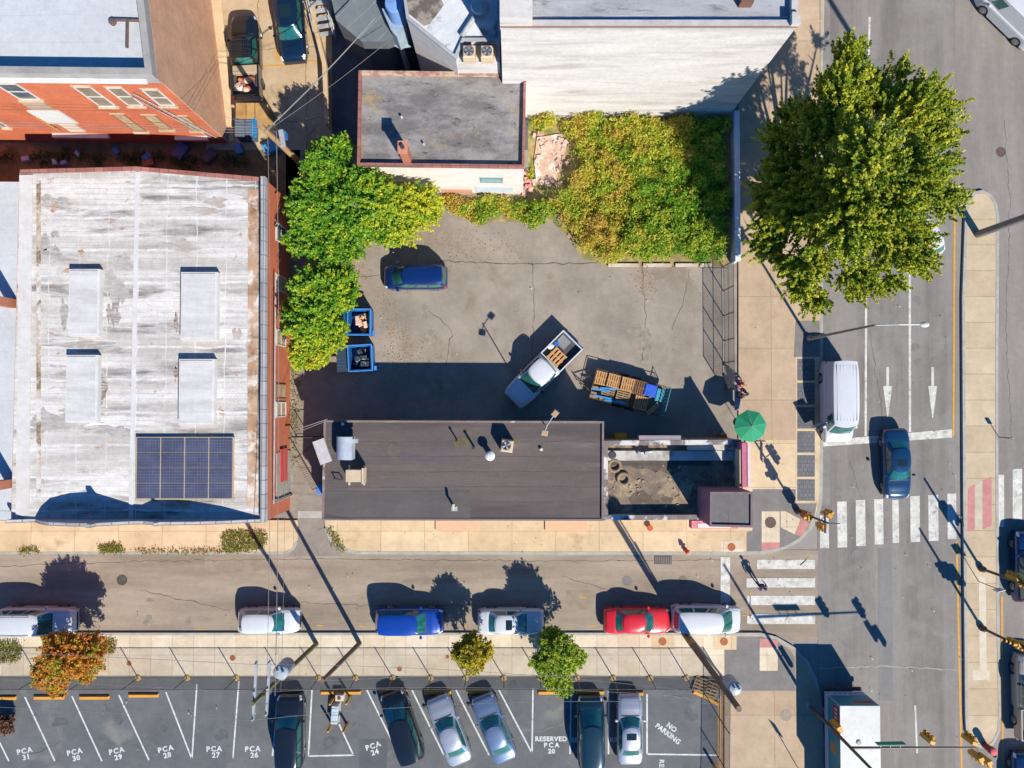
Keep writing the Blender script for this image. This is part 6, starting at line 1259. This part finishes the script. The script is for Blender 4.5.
# signal mast, lower corner: pole with a horizontal arm over the road and a luminaire
q=P(809.5,705.5,0); t=thing('signal_mast','long armed signal mast on the lower street corner, its arm crossing above the truck','traffic signal',tuple(q))
obj('base', MB().cbox((q.x,q.y,0),(.55,.55,.1),z0=.12), M_kerb, t); obj('pole', MB().tube((q.x,q.y,.2),(q.x,q.y,9.4),.13,.08,n=12), M_darkpole, t, smooth=True)
e=P(976,747.5,6.1); s0=Vector((q.x,q.y,5.9)); obj('mast_arm', MB().tube(s0,e,.085,.05,n=10), M_darkpole, t, smooth=True)
sg=P(891,745.5,6.2); sgn=obj('street_name_sign', MB().cbox((sg.x,sg.y+.1,0),(1.75,.04,.42),math.atan2(e.y-s0.y,e.x-s0.x),z0=5.95), mat('sign_green','#1b8f70','#178466',scale=2,rough=.5), t)
g=MB()
for xx in (-.6,0,.6): g.tube((sg.x+xx,sg.y-.1,5.9),(sg.x+xx,sg.y-.1,6.15),.03)
obj('sign_clamp', g, M_metal, t)
h1=P(928,739,6.0); signal_head(t,(h1.x,h1.y,5.95),R(70)); obj('hanger', MB().path([(h1.x,h1.y,6.3),(h1.x+.1,e.y-(e.x-h1.x)*0,6.12)],.025), M_darkpole, t)
h1=P(970,740,6.0); signal_head(t,(h1.x,h1.y,5.95),R(75)); obj('hanger', MB().path([(h1.x,h1.y,6.3),(h1.x+.1,e.y,6.1)],.025), M_darkpole, t)
h1=P(980,757,5.6); signal_head(t,(h1.x-.25,h1.y+.1,5.6),R(-70),n=3); signal_head(t,(h1.x+.3,h1.y-.15,5.55),R(-70),n=3); obj('hanger', MB().path([tuple(e),(h1.x,h1.y,5.7)],.03), M_darkpole, t)
c_=P(838,727,3.6); signal_head(t,(c_.x,c_.y,3.3),R(-60)); 
obj('bracket', MB().tube((q.x,q.y,3.4),(c_.x,c_.y,3.4),.03), M_darkpole, t)
q=P(983,744,0); t=thing('median_bollard','stout red bollard with a pink cap on the lower tip of the median','bollard',tuple(q)); obj('post', MB().lathe((q.x,q.y,.17),[(.22,0),(.22,.6),(.26,.62),(.26,.85)],16), mat('dark_red','#a3291f','#8f2018',scale=2,rough=.5), t, smooth=True); obj('cap', MB().lathe((q.x,q.y,1.02),[(.26,0),(.24,.12),(.12,.18)],16), mat('pink_cap','#e8686a'), t, smooth=True)
# signs on posts on the right-hand pavement strip
q=P(1003-6,437,0); t=thing('no_parking_post','thin sign post on the right edge of the median','sign post',tuple(q)); obj('post', MB().tube((q.x,q.y,.17),(q.x,q.y,1.5),.03), M_steel, t); obj('plate', MB().cbox((q.x,q.y-.03,0),(.3,.03,.4),z0=1.1), M_metal, t)
q=P(796,765,0); t=thing('parking_sign','pale green sign blade on a leaning post at the bottom, left of the box truck','sign post',tuple(q)); obj('post', MB().tube((q.x,q.y,.12),(q.x+.1,q.y,3.0),.03), M_galv, t); obj('plate', MB().cbox((q.x+.1,q.y+.04,0),(.6,.03,.9),R(-40),z0=2.1), mat('pale_green_sign','#a9c29a'), t)
q=P(768,690,0)
# utility poles
def upole(label, base, top, h, m, r=.17, group='wooden utility poles'):
    b_=P(base[0],base[1],0); e=P(top[0],top[1],h); t=thing('utility_pole',label,'utility pole',tuple(b_),group=group); obj('pole', MB().tube(b_, e, r, r*.72, n=12), m, t, smooth=True); return t,b_,e
def trafo(t,c,h=1.1,r=.34,tilt=0):
    g=MB(); g.lathe((c[0],c[1],c[2]-h),[(r*.9,0),(r,.05),(r,h-.12),(r*1.04,h-.1),(r*.9,h),(r*.3,h+.08)],18); f=obj('transformer', g, M_trafo, t, smooth=True)
    for a in (.5,2.2): obj('bushing', MB().lathe((c[0]+r*.5*math.cos(a),c[1]+r*.5*math.sin(a),c[2]),[(.07,0),(.07,.2),(.03,.26)],8), M_metal, f)
def crossarm(t,c,ln,a,n=3,m=None):
    d=Vector((math.cos(a),math.sin(a),0)); f=obj('crossarm', MB().cbox(tuple(c),(ln,.12,.13),a), m or M_metal, t); pts=[]
    for k in range(n):
        p=Vector(c)+d*ln*(k/(n-1)-.5)*.94; obj('insulator', MB().lathe((p.x,p.y,c[2]+.06),[(.04,0),(.07,.05),(.05,.1),(.07,.15),(.03,.2)],8), M_trafo, f); pts.append(p+Vector((0,0,.24)))
    return pts
tA,bA_,eA=upole('greenish utility pole by the first white hatchback, leaning out over the car park',(317,643.5),(252,704),11.5,M_wpole_green)
trafo(tA,(eA.x+.95,eA.y+1.0,9.8),1.3,.42); 
cA=crossarm(tA,(eA.x-.0,eA.y+.55,11.1),3.2,R(87)); cA2=crossarm(tA,(eA.x+.55,eA.y+.5,10.6),3.0,R(87))
tB,bB_,eB=upole('brown shorter utility pole between the blue SUV and the chain-link fence',(360,643),(322,681),9.2,M_wpole)
tC,bC_,eC=upole('dark weathered utility pole with a white transformer at the corner of the fenced pavement',(684,633),(739,709),12.2,M_wpole,.22)
trafo(tC,(eC.x+.15,eC.y+.62,11.2),1.2,.36); obj('conduit', MB().tube(bC_+Vector((.22,.1,.1)),(eC.x+.1,eC.y+.45,9.5),.05), M_metal, tC); obj('conduit', MB().tube(bC_+Vector((-.1,.25,.1)),(bC_.x+.6,bC_.y-.3,6.5),.05), plain('green_conduit','#4fae9a'), tC)
obj('guard_sheath', MB().tube(bC_+Vector((0,0,1.2)),bC_+(eC-bC_)*.22,.235,.225,n=12), mat('sheath','#c9a24a','#7d6a4a',scale=2), tC)
tD,bD_,eD=upole('tan wooden utility pole rising between the yard and the green garage tree',(307,169),(260,125),9.0,M_wpole_pale,.23)
cD=[eD+Vector((.1,-.2,-.5)), eD+Vector((.2,.1,-.9)), bD_+(eD-bD_)*.62+Vector((0,0,.2))]
q=P(282,135,6.0); g=MB(); g.cbox((q.x,q.y-.2,0),(.3,1.1,.12),R(10),z0=5.9); obj('bracket', g, M_metal, tD); obj('junction_box', MB().cbox((q.x,q.y+.1,0),(.35,.4,.5),z0=5.4), plain('jbox','#3a76b8'), tD)
# wires
def wire(a,b_,sag,lab,r=.011,m=None,name='power_line'):
    a=Vector(a);b_=Vector(b_);n=14; pts=[a+(b_-a)*k/n-Vector((0,0,sag*4*(k/n)*(1-k/n))) for k in range(n+1)]; g=MB(); g.path(pts,r,5); obj(name, g, m or M_wirepale, label=lab, cat='wire', group='overhead wires')
far=Vector((-75,bA_.y,0))
for k,p in enumerate(cA): wire(p,(-78,p.y+2,p.z),.9,'overhead wire running left along the pavement from the greenish pole, %s line'%['lower','middle','upper'][k])
for k,p in enumerate(cA): wire(p,(eC.x-.3+.3*k,eC.y+.1*k,11.6-.2*k),1.1,'overhead wire between the greenish pole and the corner transformer pole, %s line'%['lower','middle','upper'][k])
wire(eB,(eC.x,eC.y+.3,9.2),.8,'sagging cable between the brown pole and the corner transformer pole'); wire(eB,(eA.x+.3,eA.y+.3,9.2),.2,'short cable between the two left utility poles')
wire(bA_+Vector((0,0,8.6)),bD_+Vector((.2,0,7.0)),.5,'long dark cable crossing the side street to the tan pole beside the warehouse',.02); wire(bA_+Vector((-.4,0,8.9)),bD_+Vector((-.2,0,7.4)),.6,'second dark cable crossing the side street to the tan pole beside the warehouse',.016); wire(bA_+Vector((.2,.1,8.2)),(P(285,436,5).x,P(285,436,5).y,5.2),.3,'service cable dropping from the greenish pole to the warehouse wall')
wire(cD[0],tuple(P(375,18,7.2)),.25,'pale braided cable from the tan pole up to the round drum roof',.035); wire(cD[1],tuple(P(393,37,5.5)),.25,'thin cable from the tan pole to the metal housing')
for k,z in enumerate((8.4,7.9,7.4)): wire(eD+Vector((0,0,-.4-.4*k)),(SA.x+18+k,SB.y-.3,z),.6,'thin cable from the tan pole along the orange brick front, %s one'%['highest','middle','lowest'][k],.014)
wire(bD_+Vector((0,0,6.8)),(SB.x-.1,SB.y-.12,7.5),.15,'thin cable from the tan pole to the corner of the orange building')
wire((P(297,430,3.7).x,P(297,430,3.7).y,4.6),(P(328,419,3.9).x,P(328,419,3.9).y,4.0),.1,'service cable to the upper left corner of the dark roof',.025); wire((P(297,433,3.7).x,P(297,433,3.7).y,4.4),(P(326,421,3.9).x,P(326,421,3.9).y,3.95),.12,'second service cable to the upper left corner of the dark roof',.02)
# hydrant and small things on the corner pavement
q=P(685,549.5,0); t=thing('fire_hydrant','orange red fire hydrant at the kerb below the low extension','fire hydrant',tuple(q)); M_hyd=mat('hydrant_red','#e2562c','#d04a26',scale=3,rough=.5)
obj('barrel', MB().lathe((q.x,q.y,.12),[(.16,0),(.16,.04),(.11,.06),(.11,.5),(.15,.52),(.13,.62),(.05,.7),(.03,.75)],14), M_hyd, t, smooth=True)
for s in (-1,1): obj('outlet_cap', MB().tube((q.x+s*.1,q.y,.5),(q.x+s*.2,q.y,.5),.06,n=10), M_hyd, t)
obj('outlet_cap', MB().tube((q.x,q.y-.1,.45),(q.x,q.y-.22,.45),.08,n=10), M_hyd, t)
q=P(649,527,0); t=thing('planter','small orange pot against the south wall of the low extension','flower pot',tuple(q)); obj('pot', MB().lathe((q.x,q.y,.12),[(.14,0),(.2,.25),(.22,.27),(.18,.28)],12), mat('terracotta','#c9603c'), t)
# ================================================================ PEOPLE
M_skin = mat('skin','#c98f70',rough=.6); M_hair = mat('dark_hair',(.03,.022,.018),None,rough=.7)
def person(label, px, py, head, z0, shirt, trousers, pose='walk', shoe=None):
    b_=P(px,py,0); t=thing('person',label,'person',(b_.x,b_.y,z0),math.atan2(-head[1],head[0]),local=True)
    if pose=='walk':
        hip=.93; ft=[(.26,.10,.0),(-.24,-.10,.0)]; kn=[(.20,.10,.48),(-.02,-.10,.46)]; el=[(-.12,.27,1.12),(.12,-.27,1.12)]; wr=[(-.02,.27,.88),(.30,-.24,.95)]; lean=.04
    else: # seated
        hip=.50; ft=[(.46,.12,.0),(.44,-.12,.0)]; kn=[(.44,.12,.48),(.43,-.12,.48)]; el=[(.06,.26,.78),(.06,-.26,.78)]; wr=[(.28,.16,.66),(.28,-.16,.66)]; lean=.02
    sh=hip+.50; V=[];E=[];Rr=[]
    def v(p,r): V.append(p);Rr.append(r);return len(V)-1
    def e(a,c_): E.append((a,c_))
    pel=v((0,0,hip),.13); wa=v((lean*.5,0,hip+.2),.12); ch=v((lean,0,hip+.38),.14); nk=v((lean,0,sh+.04),.06); hd0=v((lean+.01,0,sh+.12),.055); hd=v((lean+.02,0,sh+.2),.085); hd2=v((lean+.02,0,sh+.29),.08)
    e(pel,wa);e(wa,ch);e(ch,nk);e(nk,hd0);e(hd0,hd);e(hd,hd2); ns=v((lean+.115,0,sh+.2),.015); e(hd,ns)
    arms=[];legs=[]
    for i,s in enumerate((1,-1)):
        a=v((lean,.18*s,sh-.04),.065); b2=v(el[i],.045); c_=v(wr[i],.032); e(ch,a);e(a,b2);e(b2,c_); d=(Vector(wr[i])-Vector(el[i])).normalized(); side=Vector((0,-s,0)); p=Vector(wr[i])+d*.08; pm=v(tuple(p),.028); e(c_,pm)
        for f in range(4): q1=p+d*(.05)+Vector((0,0,0))+d.cross(side)*(.012*(f-1.5)*2.2); k1=v(tuple(q1),.0095); q2=q1+d*(.035-.004*abs(f-1.5))+side*.015; k2=v(tuple(q2),.008); e(pm,k1); e(k1,k2)
        k1=v(tuple(Vector(wr[i])+d*.05+d.cross(side)*.045+side*.01),.01); k2=v(tuple(Vector(wr[i])+d*.09+d.cross(side)*.055+side*.03),.009); e(c_,k1); e(k1,k2)
        h_=v((0,.09*s,hip-.05),.095); k=v(kn[i],.062); an=v((ft[i][0]-.02,ft[i][1],.09),.04); to=v((ft[i][0]+.17,ft[i][1],.035),.035); e(pel,h_);e(h_,k);e(k,an);e(an,to); arms.append((a,b2,c_)); legs.append((h_,k,an,to))
    def skin(verts,edges,rad,root,m,name,parent,sub=1,scale=1):
        me=bpy.data.meshes.new(name); me.from_pydata(verts,edges,[]); o=bpy.data.objects.new(name,me); COL.objects.link(o); o.modifiers.new('s','SKIN'); o.modifiers.new('d','SUBSURF').levels=sub; o.modifiers['d'].render_levels=sub
        for i,l in enumerate(me.skin_vertices[0].data): l.radius=(rad[i]*scale,)*2; l.use_root=(i==root)
        dg=bpy.context.evaluated_depsgraph_get(); m2=bpy.data.meshes.new_from_object(o.evaluated_get(dg)); bpy.data.objects.remove(o); m2.materials.clear(); m2.materials.append(m); m2.shade_smooth(); o2=bpy.data.objects.new(name,m2); COL.objects.link(o2); o2.parent=parent; return o2
    skin(V,E,Rr,pel,M_skin,'body',t)
    def sub(ids,edges,sc,m,name,ends=None):
        mp={k:i for i,k in enumerate(ids)}; skin([V[k] for k in ids],[(mp[a],mp[c_]) for a,c_ in edges],[Rr[k]*sc for k in ids],0,m,name,t)
    sub([ch,wa,pel,arms[0][0],arms[0][1],arms[1][0],arms[1][1]],[(ch,wa),(wa,pel),(ch,arms[0][0]),(arms[0][0],arms[0][1]),(ch,arms[1][0]),(arms[1][0],arms[1][1])],1.18,shirt,'shirt')
    sub([pel]+list(legs[0][:3])+list(legs[1][:3]),[(pel,legs[0][0]),(legs[0][0],legs[0][1]),(legs[0][1],legs[0][2]),(pel,legs[1][0]),(legs[1][0],legs[1][1]),(legs[1][1],legs[1][2])],1.16,trousers,'trousers')
    for l in legs: sub([l[2],l[3]],[(l[2],l[3])],1.25,M_trim,'shoe')
    g=MB(); g.lathe((lean+.005,0,sh+.19),[(.09,0),(.108,.05),(.105,.11),(.08,.155),(.03,.178)],14); obj('hair', g, M_hair, t, smooth=True)
    for s in (-1,1):
        obj('eye', MB().lathe((lean+.098,s*.032,sh+.212),[(.004,0),(.011,.008),(.004,.016)],8), M_trim, t)
        obj('ear', MB().lathe((lean+.02,s*.088,sh+.185),[(.01,0),(.018,.025),(.01,.055)],8), M_skin, t)
    obj('mouth', MB().box(lean+.088,lean+.096,-.02,.02,sh+.148,sh+.156), mat('lip','#9a4a44'), t)
    return t
person('person in a bright blue shirt and dark trousers walking over the striped crossing',757,583,(-.5,-1),.02,plain('shirt_blue','#2a58c9',.8),plain('trousers_dark','#262b3a',.9))
# people by the lot wall
q=P(735,396,0); t=thing('bench','narrow grey bench along the pavement side of the lot fence, above the umbrella','bench',(q.x,q.y,.12))
obj('seat', MB().box(q.x-.22,q.x+.2,q.y-1.0,q.y+1.3,.55,.6), mat('bench_grey','#b3a4ae','#a195a0',scale=2), t)
for dy in (-.8,1.1): obj('leg', MB().box(q.x-.18,q.x+.16,q.y+dy-.04,q.y+dy+.04,.12,.549), M_steel, t)
person('seated person in a bright red top on the grey bench, above the other one',736,384,(1,0),.12,plain('shirt_red','#e0333a',.8),plain('trousers_tan','#c98f6a',.9),'sit')
person('seated person in a yellow top and blue jeans on the grey bench, nearer the umbrella',736,395,(1,.1),.12,plain('shirt_yellow','#e0a028',.8),plain('jeans','#2a5a9a',.9),'sit')
q=P(744.5,394,0); g=MB(); g.lathe((q.x,q.y,.12),[(.16,0),(.22,.12),(.2,.3),(.1,.4)],12,sy=.7); obj('black_bag', g, M_trim, label='black bag on the pavement beside the seated people', cat='bag')
# ================================================================ LIGHT, SKY, CAMERA
EL = R(39); sx, sy = .517, -.856    # towards the sun in plan
w = bpy.data.worlds.new('World'); scene.world = w; w.use_nodes = True; nt = w.node_tree
bg = nt.nodes['Background']; sky = nt.nodes.new('ShaderNodeTexSky'); sky.sky_type = 'NISHITA'; sky.sun_disc = False
sky.sun_elevation = EL; sky.sun_rotation = math.atan2(sx, sy); sky.air_density = 1.0; sky.dust_density = .3; sky.ozone_density = 5.0
tint = nt.nodes.new('ShaderNodeMix'); tint.data_type = 'RGBA'; tint.blend_type = 'MULTIPLY'; tint.inputs[0].default_value = 1; tint.inputs[7].default_value = (.26,1.0,1.6,1)
nt.links.new(sky.outputs['Color'], tint.inputs[6]); nt.links.new(tint.outputs[2], bg.inputs['Color']); bg.inputs['Strength'].default_value = .06
l = bpy.data.lights.new('sun','SUN'); l.energy = 5.0; l.angle = R(.5); l.color = (1.0,.945,.84)
so = bpy.data.objects.new('sun', l); COL.objects.link(so); d = Vector((sx*math.cos(EL), sy*math.cos(EL), math.sin(EL))); so.rotation_euler = d.to_track_quat('Z','Y').to_euler(); so.location = (0,0,80)
cam = bpy.data.cameras.new('camera'); cam.sensor_fit = 'HORIZONTAL'; cam.sensor_width = 36; cam.lens = FPX/1024*36; cam.clip_end = 5000; cam.clip_start = .5
co = bpy.data.objects.new('camera', cam); COL.objects.link(co); co.location = (0,0,CAMH); co.rotation_euler = (TILT,0,0); scene.camera = co
scene.view_settings.view_transform = 'Standard'; scene.view_settings.look = 'None'; scene.view_settings.gamma = 1; scene.view_settings.exposure = .68
